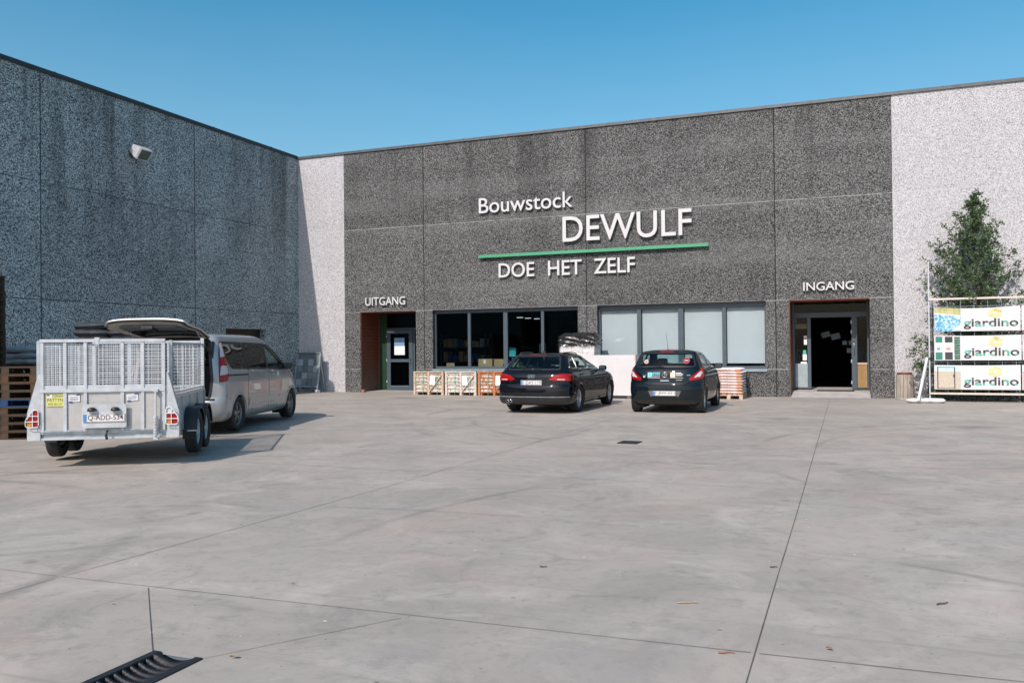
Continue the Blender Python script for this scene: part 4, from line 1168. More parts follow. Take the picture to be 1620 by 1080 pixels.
# ------------------------------------------------------------------ black estate car
def estate_car():
    t = thing('parked_car', 'black estate car with silver window trim parked in front of the crates', 'car', (-6.83, 19.55, gz(19)), R(-0.2))
    s = Shell([(.19,-.74,3.42,.80,.30,.5),(.25,-.92,3.58,.87,.34,.6),(.36,-.99,3.66,.90,.40,.7),(.50,-1.015,3.70,.912,.45,.75),(.60,-1.01,3.69,.913,.45,.75),
        (.665,-.995,3.67,.912,.45,.8),(.695,-.955,3.66,.911,.43,.8),(.80,-.945,3.58,.908,.42,.9),(.885,-.935,3.30,.90,.42,.9),(.945,-.90,2.85,.886,.40,.9),
        (.985,-.865,2.35,.868,.38,.7),(1.01,-.84,2.15,.845,.36,.5),(1.10,-.76,1.86,.80,.36,.45),(1.22,-.645,1.52,.735,.36,.45),(1.33,-.53,1.20,.665,.36,.45),
        (1.375,-.47,1.02,.625,.34,.45),(1.405,-.36,.82,.565,.4,.5),(1.425,-.05,.55,.47,.5,.5),(1.436,.25,.35,.05,.04,.04)], pr=3.3)
    pm = 'paint_black'
    gf = rpoly([(.95,1.04),(1.80,1.03),(1.36,1.235),(1.05,1.335),(.91,1.34)], [.02,.04,.2,.1,.02])
    gr = rpoly([(.04,1.045),(.88,1.04),(.85,1.34),(.13,1.335)], .03)
    gq = rpoly([(-.52,1.07),(-.03,1.05),(.06,1.33),(-.13,1.325),(-.36,1.245)], [.04,.02,.02,.1,.1])
    rw = rpoly([(-.67,1.025),(.67,1.025),(.565,1.362),(-.565,1.362)], .07)
    ws = rpoly([(-.74,1.03),(.74,1.03),(.58,1.37),(-.58,1.37)], .08)
    cuts = [('rear', inset(rw, .012)), ('front', inset(ws, .012))]
    for sd in 'RL':
        for p in (gf, gr, gq): cuts.append((sd, inset(p, .008)))
    WH = [(0, .325, .355), (2.81, .325, .355)]
    b = s.body(pm, cuts, [(y, z, r+.03) for y, z, r in WH])
    for sd in 'RL':
        for y, z, r in WH: arch(s, sd, y, z, r, .05, pm, b)
    # sill, dash and cabin floor belong to the body
    b.box((-.72, -.8, .34), (.72, 2.2, .40), 'seat_fabric'); b.box((-.70, 1.78, .75), (.70, 2.05, .98), 'black_plastic', bev=.05)
    b.build('body', t)
    for sd in 'RL':
        for p in (gf, gr, gq): side_glass(s, t, sd, p, 'car_glass', .03, 'chrome')
        door(s, t, sd, rpoly([(.40,.30),(.925,.30),(.925,1.025),(.0,1.03),(.03,.80),(.26,.66),(.37,.48)], .04), pm, (.15, .90))
        door(s, t, sd, rpoly([(.94,.30),(2.02,.30),(2.04,.60),(1.98,1.01),(.94,1.025)], .04), pm, (1.08, .885))
        k = MB(); s.patch(sd, [(.42,.245),(2.36,.245),(2.36,.295),(.42,.295)], .012, 'paint_black', k); k.build('side_skirt', t)
    tg = s.patch('rear', rpoly([(-.655,.705),(.655,.705),(.74,.95),(.715,1.01),(.60,1.385),(-.60,1.385),(-.715,1.01),(-.74,.95)], .03), .005, pm, None, .014, .05, [inset(rw, -.006)], 'dark_void')
    o = tg.build('tailgate', t)
    end_glass(s, o, 'rear', rw, 'rear_window', 'car_glass', .03)
    wp = MB(); p, n = s.point('rear', -.02, 1.06); wp.bar((-.30, p.y-.035, 1.066), (.20, p.y-.03, 1.056), .014, .016, 'black_plastic'); wp.tube([(.0, p.y-.02, 1.045), (.0, p.y-.045, 1.05)], .025, 'black_plastic', 10); wp.build('wiper', o)
    em = MB()
    for i in range(4):
        cx = -.066+.044*i; y = s.fy(.885)-.014
        em.tube([(cx+.028*math.cos(a), y-(i % 2)*.002, .885+.028*math.sin(a)) for a in [2*math.pi*k/20 for k in range(21)]], .0055, 'chrome', 6, cap=False)
    em.build('emblem', o)
    for txt, x0, x1 in (('A4', -.56, -.47), ('TDI', .46, .56)):
        q = MB(); vs, fs = fit_text(txt, x0, x1, .745, .775, .004); y = s.point('rear', (x0+x1)/2, .76)[0].y-.006
        q.add([(v.x, v.y+y, v.z) for v in vs], fs, 'chrome'); q.build('badge', o)
    st = MB(); s.patch('rear', [(-.34,.80),(.34,.80),(.36,.822),(-.36,.822)], .016, pm, st); st.build('handle', o)
    plate(t, '1-DAY-119', .52, .11, (0, s.fy(.735)-.018, .735), rx=R(-2))
    for sg in (1, -1):
        P = rpoly([(.42,.80),(.70,.775),(1.10,.775),(1.13,.85),(1.06,.925),(.74,.94),(.52,.895)], [.02,.05,.03,.04,.05,.06,.05])
        if sg < 0: P = flip(P)
        l = s.patch('wrap', P, .010, 'lens_red', None, .02, .03, skirt='black_plastic')
        o = l.build('tail_light', t)
        for P2, m in ((rpoly([(.62,.80),(.80,.797),(.81,.815),(.63,.82)], .008), 'lens_white'), (rpoly([(.90,.80),(1.08,.80),(1.07,.90),(.88,.90)], .02), 'lens_dark')):
            if sg < 0: P2 = flip(P2)
            q = s.patch('wrap', P2, .012, m, None, .004, .03); q.build('lamp_insert', o)
    bp = s.patch('wrap', rpoly([(-1.36,.42),(1.36,.42),(1.36,.655),(1.25,.675),(-1.25,.675),(-1.36,.655)], .02), .006, pm, None, .014, .05, skirt='dark_void')
    s.patch('wrap', rpoly([(-1.30,.235),(1.30,.235),(1.34,.395),(-1.34,.395)], .02), .010, 'black_plastic', bp, .02, .05)
    s.patch('wrap', [(-.95,.40),(.95,.40),(.95,.412),(-.95,.412)], .014, 'galvanised', bp, .006, .05)
    s.patch('wrap', [(-.66,.672),(.66,.672),(.66,.682),(-.66,.682)], .004, 'chrome', bp, .006, .05)
    bp.build('rear_bumper', t)
    for x in (-.60, -.52):
        e = MB(); e.lathe([(.030, 0), (.034, -.005), (.034, .12), (.026, .12), (.026, 0)], 'chrome', 'y', (x, -1.0, .30), 16); e.lathe([(.0, .04), (.026, .04)], 'dark_void', 'y', (x, -1.0, .30), 12); e.build('exhaust_pipe', t)
    end_glass(s, t, 'front', ws, 'windscreen', 'car_glass', .05)
    br = s.patch('rear', [(-.22,1.362),(.22,1.362),(.22,1.375),(-.22,1.375)], .012, 'lens_dark', None, .006); br.build('brake_light', t)
    for sg in (1, -1):
        r = MB(); pts = []
        for i in range(13):
            y = -.30+1.22*i/12; x = sg*.545; z = 1.375
            for k in range(30):
                if s.X(y, z) < .545: break
                z += .003
            pts.append((x, y, z+.022 if 0 < i < 12 else z-.01))
        r.tube(pts, .012, 'coping_metal', 6); r.build('roof_rail', t)
    f = MB(); f.prism([(-.10, 1.415), (.06, 1.42), (.0, 1.455), (-.07, 1.47), (-.09, 1.465)], pm, 'x', -.012, .012); f.build('antenna', t)
    for y, z, r in WH:
        wheel(t, .79, y, .325, .225, 1, 5, .215, 'alloy', 1); wheel(t, -.79, y, .325, .225, -1, 5, .215, 'alloy', 1)
    mirror(t, 1, 1.00, 1.72, 1.02, pm); mirror(t, -1, -1.00, 1.72, 1.02, pm)
    seats(t, [(1.05, (-.37, .37), .66), (.18, (-.42, .0, .42), .66)]); steering(t, -.37, 1.62, .93)
estate_car()

# ------------------------------------------------------------------ dark hatchback
def hatchback():
    t = thing('parked_car', 'dark petrol hatchback with stickers on its tailgate, parked by the white bags', 'car', (-3.86, 19.98, gz(19)), R(0.9))
    s = Shell([(.20,-.40,3.05,.76,.3,.5),(.27,-.54,3.30,.82,.40,.6),(.40,-.605,3.37,.845,.48,.7),(.52,-.62,3.39,.862,.50,.75),(.645,-.61,3.37,.868,.50,.8),
        (.685,-.578,3.34,.868,.48,.85),(.85,-.555,3.15,.862,.48,.9),(.95,-.535,2.85,.85,.46,.85),(1.02,-.505,2.45,.835,.44,.7),(1.06,-.475,2.15,.81,.42,.5),
        (1.15,-.42,1.92,.77,.40,.45),(1.28,-.335,1.55,.715,.36,.45),(1.38,-.26,1.22,.665,.33,.45),(1.425,-.215,1.02,.63,.32,.45),(1.455,-.12,.80,.53,.4,.5),(1.477,.15,.5,.40,.3,.3),(1.486,.3,.38,.03,.03,.03)], pr=2.9)
    pm = 'paint_petrol'
    gf = rpoly([(.90,1.085),(1.72,1.075),(1.34,1.27),(1.05,1.385),(.88,1.395)], [.02,.05,.2,.1,.02])
    gr = rpoly([(.0,1.15),(.10,1.10),(.82,1.09),(.80,1.395),(.22,1.385),(.08,1.32)], [.05,.04,.02,.02,.12,.12])
    rw = rpoly([(-.70,1.07),(.70,1.07),(.60,1.395),(.45,1.418),(-.45,1.418),(-.60,1.395)], .08)
    ws = rpoly([(-.70,1.08),(.70,1.08),(.55,1.41),(-.55,1.41)], .08)
    cuts = [('rear', inset(rw, .012)), ('front', inset(ws, .012))]
    for sd in 'RL':
        for p in (gf, gr): cuts.append((sd, inset(p, .008)))
    WH = [(0, .30, .335), (2.511, .30, .335)]
    b = s.body(pm, cuts, [(y, z, r+.03) for y, z, r in WH])
    for sd in 'RL':
        for y, z, r in WH: arch(s, sd, y, z, r, .05, pm, b)
    b.box((-.68, -.4, .34), (.68, 2.1, .40), 'seat_fabric'); b.box((-.66, 1.72, .8), (.66, 1.98, 1.04), 'black_plastic', bev=.05)
    b.build('body', t)
    for sd in 'RL':
        for p in (gf, gr): side_glass(s, t, sd, p, 'car_glass', .03)
        door(s, t, sd, rpoly([(.38,.30),(.86,.30),(.86,1.075),(.02,1.085),(.05,.80),(.24,.64),(.34,.48)], .04), pm, (.16, .93))
        door(s, t, sd, rpoly([(.875,.30),(1.90,.30),(1.94,.60),(1.86,1.06),(.875,1.075)], .04), pm, (1.02, .92))
    # big peaked lamps on the rear corners
    lampP = rpoly([(.56,.765),(.84,.80),(1.03,.90),(1.06,1.04),(.97,1.085),(.86,1.06),(.72,.94),(.55,.82)], [.03,.06,.08,.05,.04,.06,.1,.03])
    tg = s.patch('rear', rpoly([(-.44,.665),(.44,.665),(.62,.72),(.66,.80),(.725,1.05),(.63,1.43),(-.63,1.43),(-.725,1.05),(-.66,.80),(-.62,.72)], [.1,.1,.06,.06,.04,.06,.06,.04,.06,.06]), .005, pm, None, .014, .05, [inset(rw, -.006)], 'dark_void')
    o = tg.build('tailgate', t)
    end_glass(s, o, 'rear', rw, 'rear_window', 'car_glass', .03)
    def st(x0, x1, z0, z1, m, e=.009, par=o, nm='sticker'):
        k = s.patch('rear', [(x0, z0), (x1, z0), (x1, z1), (x0, z1)], e, m, None, .002, .06); k.build(nm, par)
    st(-.40, -.285, .845, .955, 'sticker_teal'); st(-.28, -.11, .90, .955, 'sticker_teal'); st(-.40, -.11, .828, .838, 'plate_white')
    def tx(body, x0, x1, z0, z1, m, e=.0115, nm='sticker'):
        vs, fs = fit_text(body, x0, x1, z0, z1); q = MB()
        q.add([s.point('rear', v.x, v.z)[0]+s.point('rear', v.x, v.z)[1]*e for v in vs], fs, m); q.build(nm, o)
    tx('D', -.375, -.305, .86, .94, 'plate_white'); tx('igital', -.27, -.12, .907, .95, 'ink_black'); tx('Airports', -.28, -.11, .85, .89, 'plate_white')
    st(.13, .245, .845, .955, 'sticker_cream'); tx('4', .145, .23, .855, .945, 'plate_white')
    for i, (a, c) in enumerate(((.26, .38), (.26, .42), (.26, .40))): st(a, c, .932-.028*i, .946-.028*i, 'plate_white')
    st(.13, .42, .826, .834, 'plate_white'); st(.26, .40, .775, .785, 'sticker_cream')
    st(-.53, -.43, .882, .896, 'chrome', .010, o, 'badge'); st(.50, .58, .882, .896, 'chrome', .010, o, 'badge')
    st(-.505, -.455, .84, .868, 'plate_white')
    em = MB(); y = s.fy(.90)-.016
    em.tube([(.056*math.cos(a), y, .90+.056*math.sin(a)) for a in [2*math.pi*k/28 for k in range(29)]], .009, 'chrome', 6, cap=False)
    em.prism([(-.062, .905), (-.005, .912), (-.014, .898), (.062, .893), (.062, .897), (.008, .905), (.018, .918), (-.062, .910)], 'chrome', 'y', y-.006, y+.003); em.build('emblem', o)
    h = MB(); s.patch('rear', rpoly([(-.10,.775),(.10,.775),(.10,.835),(-.10,.835)], .02), .007, 'black_plastic', h, .004); s.patch('rear', [(-.10,.755),(.10,.755),(.10,.772),(-.10,.772)], .014, 'chrome', h, .01); h.build('handle', o)
    wp = MB(); p, n = s.point('rear', -.05, 1.09); wp.bar((-.40, p.y-.045, 1.085), (-.06, p.y-.035, 1.10), .016, .018, 'black_plastic'); wp.tube([(-.05, p.y-.01, 1.09), (-.05, p.y-.05, 1.095)], .026, 'black_plastic', 10); wp.build('wiper', o)
    for (cx, cz, r, m1, m2) in ((-.46, 1.20, .048, 'sticker_cream', 'ink_red'), (.475, 1.22, .07, 'ink_red', 'ink_black')):
        k = s.patch('rear', ring_pts(cx, cz, r), .0075, m1, None, .001, .05); s.patch('rear', ring_pts(cx, cz, r*.68), .009, m2, k, .001, .05); s.patch('rear', [(cx-r*.5, cz-r*.12), (cx+r*.5, cz-r*.12), (cx+r*.5, cz+r*.12), (cx-r*.5, cz+r*.12)], .0105, 'plate_white', k, .001, .05); k.build('sticker', o)
    for sg in (1, -1):
        P = lampP if sg > 0 else flip(lampP)
        l = s.patch('wrap', P, .010, 'lens_red', None, .025, .03, skirt='black_plastic'); q = l.build('tail_light', t)
        P2 = rpoly([(.66,.83),(.83,.855),(.90,.95),(.86,.985),(.78,.95)], [.03,.04,.03,.02,.05]); P2 = P2 if sg > 0 else flip(P2)
        k = s.patch('wrap', P2, .0125, 'lens_white', None, .003, .03); k.build('lamp_insert', q)
    bp = s.patch('wrap', rpoly([(-1.10,.33),(1.10,.33),(1.12,.66),(1.0,.735),(.80,.70),(.5,.652),(-.5,.652),(-.80,.70),(-1.0,.735),(-1.12,.66)], [.02,.02,.03,.05,.05,.2,.2,.05,.05,.03]), .008, pm, None, .016, .05, skirt='dark_void')
    s.patch('wrap', rpoly([(-1.05,.225),(1.05,.225),(1.08,.325),(-1.08,.325)], .02), .006, 'black_plastic', bp, .02, .06)
    s.patch('wrap', [(-1.08,.565),(-.55,.54),(-.55,.552),(-1.08,.58)], .016, pm, bp, .01, .06); s.patch('wrap', [(.55,.54),(1.08,.565),(1.08,.58),(.55,.552)], .016, pm, bp, .01, .06)
    for sg in (1, -1):
        P = [(.27,.415),(.32,.40),(.385,.53),(.27,.53)]
        s.patch('wrap', P if sg > 0 else flip(P), .010, 'alloy_dark', bp, .01, .06)
    bp.build('rear_bumper', t)
    plate(t, '1-JNV-011', .52, .11, (0, s.fy(.47)-.02, .475), rx=R(2))
    end_glass(s, t, 'front', ws, 'windscreen', 'car_glass', .05)
    br = s.patch('rear', rpoly([(-.17,1.418),(.17,1.418),(.15,1.438),(-.15,1.438)], .008), .012, 'lens_red', None, .02); br.build('brake_light', t)
    a = MB(); a.tube([(0, -.06, 1.455), (0, -.08, 1.48)], .014, 'black_plastic', 8); a.tube([(0, -.08, 1.48), (-.02, -.20, 1.88)], .005, 'black_plastic', 6, .003); a.build('antenna', t)
    for y, z, r in WH:
        wheel(t, .755, y, .30, .195, 1, 5, .205, 'alloy', 1); wheel(t, -.755, y, .30, .195, -1, 5, .205, 'alloy', 1)
    mirror(t, 1, .96, 1.62, 1.06, pm); mirror(t, -1, -.96, 1.62, 1.06, pm)
    seats(t, [(.95, (-.35, .35), .70), (.16, (-.38, .38), .70)]); steering(t, -.35, 1.5, .97)
hatchback()

# ------------------------------------------------------------------ silver van with its tailgate up
def van():
    t = thing('parked_van', 'silver passenger van with its tailgate raised, hitched in front of the mesh trailer', 'van', (-11.62, 12.80, gz(12)+.03), R(17.8))
    s = Shell([(.22,-.70,3.75,.80,.3,.5),(.30,-.82,3.84,.87,.35,.6),(.42,-.85,3.88,.90,.36,.7),(.60,-.85,3.89,.912,.36,.75),(.66,-.80,3.88,.915,.30,.8),(.90,-.79,3.80,.912,.30,.9),
        (1.02,-.785,3.62,.905,.30,.8),(1.10,-.78,3.40,.895,.30,.6),(1.15,-.775,3.22,.88,.30,.5),(1.22,-.77,3.02,.866,.30,.42),(1.40,-.755,2.70,.825,.30,.38),(1.60,-.73,2.32,.775,.28,.38),
        (1.72,-.705,2.05,.74,.26,.40),(1.79,-.68,1.85,.70,.26,.42),(1.825,-.62,1.65,.64,.3,.5),(1.846,-.40,1.3,.50,.4,.5),(1.853,.2,.7,.1,.1,.1)], pr=3.4)
    pm = 'paint_silver'
    gf = rpoly([(1.62,1.13),(2.86,1.10),(2.62,1.30),(2.22,1.56),(1.98,1.645),(1.62,1.665)], [.03,.05,.2,.15,.1,.03])
    gs = rpoly([(.54,1.16),(1.57,1.13),(1.57,1.67),(.54,1.69)], .04)
    gq = rpoly([(-.40,1.28),(-.27,1.18),(.49,1.16),(.49,1.69),(-.55,1.70)], [.06,.06,.03,.03,.04])
    ws = rpoly([(-.76,1.20),(.76,1.20),(.62,1.72),(-.62,1.72)], .08)
    op = rpoly([(-.66,.66),(.66,.66),(.70,1.0),(.62,1.70),(.55,1.755),(-.55,1.755),(-.62,1.70),(-.70,1.0)], .05)
    cuts = [('rear', op), ('front', inset(ws, .012))]
    for sd in 'RL':
        for p in (gf, gs, gq): cuts.append((sd, inset(p, .008)))
    WH = [(0, .325, .365), (3.06, .325, .365)]
    b = s.body(pm, cuts, [(y, z, r+.03) for y, z, r in WH])
    for sd in 'RL':
        for y, z, r in WH: arch(s, sd, y, z, r, .055, pm, b)
    # interior shell: load floor, wheel boxes, roof lining, dash
    b.box((-.66, -.74, .58), (.66, 2.6, .62), 'seat_grey'); b.box((-.68, 2.45, .8), (.68, 2.8, 1.1), 'black_plastic', bev=.05)
    for sg in (1, -1):
        b.box((min(sg*.60, sg*.80), -.62, .62), (max(sg*.60, sg*.80), .5, 1.12), 'black_plastic', bev=.03)
        b.box((min(sg*.66, sg*.70), -.70, 1.12), (max(sg*.66, sg*.70), -.55, 1.70), 'black_plastic', bev=.02)
    b.box((-.60, -.60, 1.73), (.60, 2.0, 1.765), 'seat_grey')
    b.build('body', t)
    se = MB(); s.patch('rear', inset(op, -.02), .004, 'black_plastic', se, .02, .05, [inset(op, .03)]); se.build('door_seal', t)
    for sd in 'RL':
        side_glass(s, t, sd, gf, 'car_glass', .04); side_glass(s, t, sd, gs, 'tinted_glass', .04); side_glass(s, t, sd, gq, 'tinted_glass', .05)
        k = MB()
        for (a, c) in ((.485, .545), (1.565, 1.625)): s.patch(sd, [(a, 1.15), (c, 1.14), (c, 1.665), (a, 1.685)], .003, 'black_plastic', k, .01, .05)
        k.build('pillar_trim', t)
        door(s, t, sd, rpoly([(.50,.36),(1.585,.34),(1.585,1.12),(.52,1.15),(.46,.9),(.44,.6)], .04), pm, (1.42, 1.03))
        door(s, t, sd, rpoly([(1.60,.34),(2.60,.36),(2.66,.7),(2.80,1.085),(1.60,1.12)], .04), pm, (1.76, 1.02))
        k = MB(); s.patch(sd, [(-.55,1.055),(.47,1.045),(.47,1.068),(-.55,1.078)], .004, 'dark_void', k, .004, .05); k.build('door_rail', t)
        k = MB(); s.patch(sd, [(.50,.46),(2.62,.44),(2.62,.56),(.50,.60)], .016, pm, k, .014, .05); k.build('side_moulding', t)
    # raised tailgate: outer skin, inner trim and window, hinged at the roof edge
    hy, hz = -.665, 1.79; ang = R(-95.5)
    mt = Matrix.Translation((0, hy, hz)) @ Matrix.Rotation(ang, 4, 'X') @ Matrix.Translation((0, -hy, -hz))
    TG = rpoly([(-.70,.60),(.70,.60),(.79,.74),(.79,1.02),(.67,1.72),(.58,1.785),(-.58,1.785),(-.67,1.72),(-.79,1.02),(-.79,.74)], [.08,.08,.06,.06,.05,.05,.05,.05,.06,.06])
    gw = rpoly([(-.60,1.16),(.60,1.16),(.53,1.66),(-.53,1.66)], .09)
    b = MB(); s.patch('rear', TG, .004, pm, b, .026, .06, [gw])
    b.v = [tuple(mt @ Vector(v)) for v in b.v]; tg = b.build('tailgate', t)
    b = MB(); s.patch('rear', inset(TG, .035), -.050, 'trim_beige', b, -.026, .06, [inset(gw, -.03)], 'black_plastic')
    s.patch('rear', rpoly([(-.52,.70),(.52,.70),(.56,1.06),(-.56,1.06)], .05), -.085, 'seat_grey', b, -.03, .08)
    b.box((-.10, s.fy(.68)+.07, .66), (.10, s.fy(.68)+.12, .74), 'black_plastic'); b.box((-.06, s.fy(.9)+.08, .86), (.06, s.fy(.9)+.13, .96), 'black_plastic')
    b.v = [tuple(mt @ Vector(v)) for v in b.v]; b.build('tailgate_lining', tg)
    b = MB(); inn = inset(gw, .05); s.patch('rear', gw, .003, 'black_plastic', b, .03, .06, [inn]); s.patch('rear', inn, .002, 'tinted_glass', b, .001, .1)
    b.v = [tuple(mt @ Vector(v)) for v in b.v]; b.build('rear_window', tg)
    b = MB(); P = mt @ Vector((0, s.fy(.85)-.02, .85)); b.box((P.x-.27, P.y-.06, P.z-.004), (P.x+.27, P.y+.06, P.z+.02), 'plate_white'); b.build('number_plate', tg)
    for sg in (1, -1):
        e = MB(); p = mt @ Vector((sg*.60, s.fy(1.25)+.06, 1.25)); e.tube([(sg*.66, -.64, 1.42), tuple((Vector((sg*.66, -.64, 1.42))+p)/2)], .012, 'black_plastic', 8); e.tube([tuple((Vector((sg*.66, -.64, 1.42))+p)/2), p], .006, 'chrome', 8); e.build('gas_strut', tg)
        L1 = rpoly([(.82,.94),(1.02,.97),(1.05,1.10),(1.02,1.32),(.93,1.50),(.86,1.70),(.79,1.70),(.80,1.30)], [.02,.05,.05,.06,.06,.03,.03,.04])
        P = L1 if sg > 0 else flip(L1); l = s.patch('wrap', P, .012, 'lens_red', None, .03, .03, skirt='black_plastic'); q = l.build('tail_light', t)
        for P2, m in ((rpoly([(.83,1.07),(1.02,1.10),(1.01,1.24),(.84,1.25)], .03), 'lens_white'), (rpoly([(.82,1.40),(.93,1.42),(.85,1.67),(.80,1.67)], .02), 'lens_white')):
            P2 = P2 if sg > 0 else flip(P2); k = s.patch('wrap', P2, .015, m, None, .004, .03); k.build('lamp_insert', q)
    bp = s.patch('wrap', rpoly([(-1.26,.27),(1.26,.27),(1.22,.60),(1.05,.70),(.75,.64),(-.75,.64),(-1.05,.70),(-1.22,.60)], [.03,.03,.05,.05,.05,.05,.05,.05]), .008, pm, None, .02, .05, skirt='dark_void')
    s.patch('wrap', [(-.75,.615),(.75,.615),(.75,.645),(-.75,.645)], .02, 'black_plastic', bp, .012, .06)
    bp.build('rear_bumper', t)
    end_glass(s, t, 'front', ws, 'windscreen', 'car_glass', .05)
    k = MB(); s.patch('R', rpoly([(2.10,.99),(2.21,.97),(2.23,1.06),(2.11,1.09)], .03), .008, 'plate_white', k, .002, .05); k.build('sticker', t)
    k = MB(); k.bar((0, -.75, .40), (0, -1.0, .40), .05, .05, 'black_plastic'); k.lathe([(0, .05), (.02, .045), (.025, .025), (.018, 0), (.02, -.05)], 'chrome', 'z', (0, -.98, .45), 12); k.build('tow_bar', t)
    for y, z, r in WH:
        wheel(t, .80, y, .325, .215, 1, 5, .215, 'alloy_dark', 1); wheel(t, -.80, y, .325, .215, -1, 5, .215, 'alloy_dark', 1)
    mirror(t, 1, 1.03, 2.50, 1.19, 'black_plastic'); mirror(t, -1, -1.03, 2.50, 1.19, 'black_plastic')
    seats(t, [(1.65, (-.40, .40), .95), (.55, (-.42, 0, .42), .95)]); steering(t, -.40, 2.35, 1.15)
van()

# ------------------------------------------------------------------ galvanised mesh trailer
def trailer():
    t = thing('trailer', 'galvanised twin axle trailer with mesh sides and ramp, hitched behind the silver van', 'trailer', (-9.19, 8.46, gz(8.4)+.045), R(32.3))
    g, gb = 'galvanised', 'galvanised_bright'
    LEN = 2.62
    # chassis
    b = MB()
    b.box((-.945, .03, .345), (.945, .10, .375), gb); b.box((-.945, .06, .375), (.945, .10, .425), g); b.box((-.945, .03, .425), (.945, .10, .452), gb)
    b.box((-.86, .10, .38), (-.80, LEN, .46), g); b.box((.80, .10, .38), (.86, LEN, .46), g); b.box((-.80, LEN-.06, .38), (.80, LEN, .46), g)
    for y in (.7, 1.25, 1.95): b.box((-.80, y, .39), (.80, y+.06, .45), g)
    b.build('chassis', t)
    b = MB(); b.box((-.80, .10, .461), (.80, LEN, .485), 'tread_plate'); b.build('floor', t)
    b = MB()
    for sg in (1, -1): b.bar((sg*.55, LEN-.3, .40), (sg*.03, LEN+1.05, .42), .06, .09, g)
    b.bar((0, LEN+.9, .43), (0, LEN+1.30, .44), .09, .09, g); b.tube([(0, LEN+1.28, .46), (0, LEN+1.48, .47)], .045, 'black_plastic', 10)
    b.tube([(.14, LEN+.85, .12), (.14, LEN+.85, .85)], .028, gb, 10); b.lathe([(.0, -.03), (.09, -.03), (.10, 0), (.09, .03), (0, .03)], 'black_rubber', 'x', (.14, LEN+.85, .12), 16)
    b.build('drawbar', t)
    # sides
    def mesh(b, P, U, V, nu, nv, r=.0032, rh=None):
        """wire grid spanned by edges U, V from corner P"""
        P, U, V = Vector(P), Vector(U), Vector(V)
        for i in range(nu+1):
            a = P+U*i/nu; b.bar(a, a+V, 2*r, 2*r, 'mesh_wire')
        n = U.cross(V).normalized()*r*2
        for j in range(nv+1):
            a = P+V*j/nv+n; b.bar(a, a+U, 2*(rh or r), 2*(rh or r), 'mesh_wire')
    for sg in (1, -1):
        x = sg*.83
        b = MB(); b.box((x-.015, .12, .47), (x+.015, LEN, .86), g)
        for y in (.12, .72, 1.35, 1.98, LEN-.05): b.box((x+sg*.016-.02, y, .44), (x+sg*.016+.02, y+.06, .86), g)
        b.box((x-.03, .10, .86), (x+.03, LEN, .90), gb); b.build('side_board', t)
        b = MB(); fr = ((.10, .915), (LEN, 1.62))
        for (a, c) in (((x, .12, .93), (x, LEN, .93)), ((x, .12, 1.62), (x, LEN, 1.62))): b.bar(a, c, .025, .025, gb)
        for y in (.125, .95, 1.78): b.bar((x, y, .93), (x, y, 1.62), .025, .025, gb)
        b.build('side_frame', t)
        m = MB(); mesh(m, (x+sg*.012, .13, .935), (0, LEN-.15, 0), (0, 0, .68), 30, 14, .0026); m.build('side_mesh', t)
        b = MB(); b.box((x-.025, LEN-.05, .46), (x+.025, LEN, 1.72), gb); b.build('corner_post', t)
        b = MB(); b.box((x-.02, .09, .46), (x+.02, .125, 1.66), g); b.build('corner_post', t)
        # gusset plate beside the ramp with its lamp
        P = [(.785, .345), (.945, .345), (.945, .70), (.805, 1.22), (.785, 1.22)]
        b = MB(); b.prism([(sg*u, v) for u, v in (P if sg > 0 else list(reversed(P)))], gb, 'y', .02, .029)
        b.prism([(sg*u, v) for u, v in [(.935, .345), (.949, .345), (.949, .70), (.812, 1.215), (.802, 1.215)]], gb, 'y', .029, .09)
        gs = b.build('gusset', t)
        L = rpoly([(.800, .535), (.935, .535), (.935, .62), (.85, .745), (.804, .745)], [.02, .03, .03, .03, .03])
        for (za, zb, mm, ua, ub) in ((.535, .60, 'lens_red' if sg < 0 else 'lens_amber', .79, .865), (.535, .60, 'lens_amber' if sg < 0 else 'lens_red', .865, 1.0), (.60, .675, 'lens_red', .79, 1.0), (.675, .75, 'lens_red' if sg < 0 else 'lens_white', .79, 1.0)):
            # clip the lamp outline to each coloured cell
            def clip(Q, f, fi):
                out = []
                for i in range(len(Q)):
                    p, q = Q[i-1], Q[i]; a, c = f(p), f(q)
                    if (a >= 0) != (c >= 0): k = a/(a-c); out.append((p[0]+(q[0]-p[0])*k, p[1]+(q[1]-p[1])*k))
                    if c >= 0: out.append(q)
                return out
            Q = L
            for f in (lambda p: p[1]-za-.002, lambda p: zb-.002-p[1], lambda p: p[0]-ua-.002, lambda p: ub-.002-p[0]): Q = clip(Q, f, 0)
            if len(Q) < 3: continue
            k = MB(); k.prism([(sg*u, v) for u, v in (Q if sg > 0 else list(reversed(Q)))], mm, 'y', -.02, .021); k.build('tail_light', gs)
        k = MB(); loop = inset(L, -.012); pts = [(sg*u, -.035, v) for u, v in loop]; k.tube(pts+[pts[0]], .006, 'grille_white', 6, cap=False)
        for z in (.60, .672): k.tube([(sg*.795, -.035, z), (sg*(.943 if z < .65 else .91), -.035, z)], .005, 'grille_white', 6)
        k.tube([(sg*.86, -.035, .53), (sg*.86, -.035, .745)], .005, 'grille_white', 6); k.build('lamp_guard', gs)
    # front mesh wall
    b = MB(); b.box((-.80, LEN-.05, .47), (.80, LEN-.02, .90), 'tread_plate'); b.bar((-.8, LEN-.03, 1.66), (.8, LEN-.03, 1.66), .04, .04, gb); b.bar((-.8, LEN-.03, .93), (.8, LEN-.03, .93), .04, .04, gb)
    for x in (-.3, .3): b.bar((x, LEN-.03, .93), (x, LEN-.03, 1.66), .04, .03, gb)
    b.build('front_board', t)
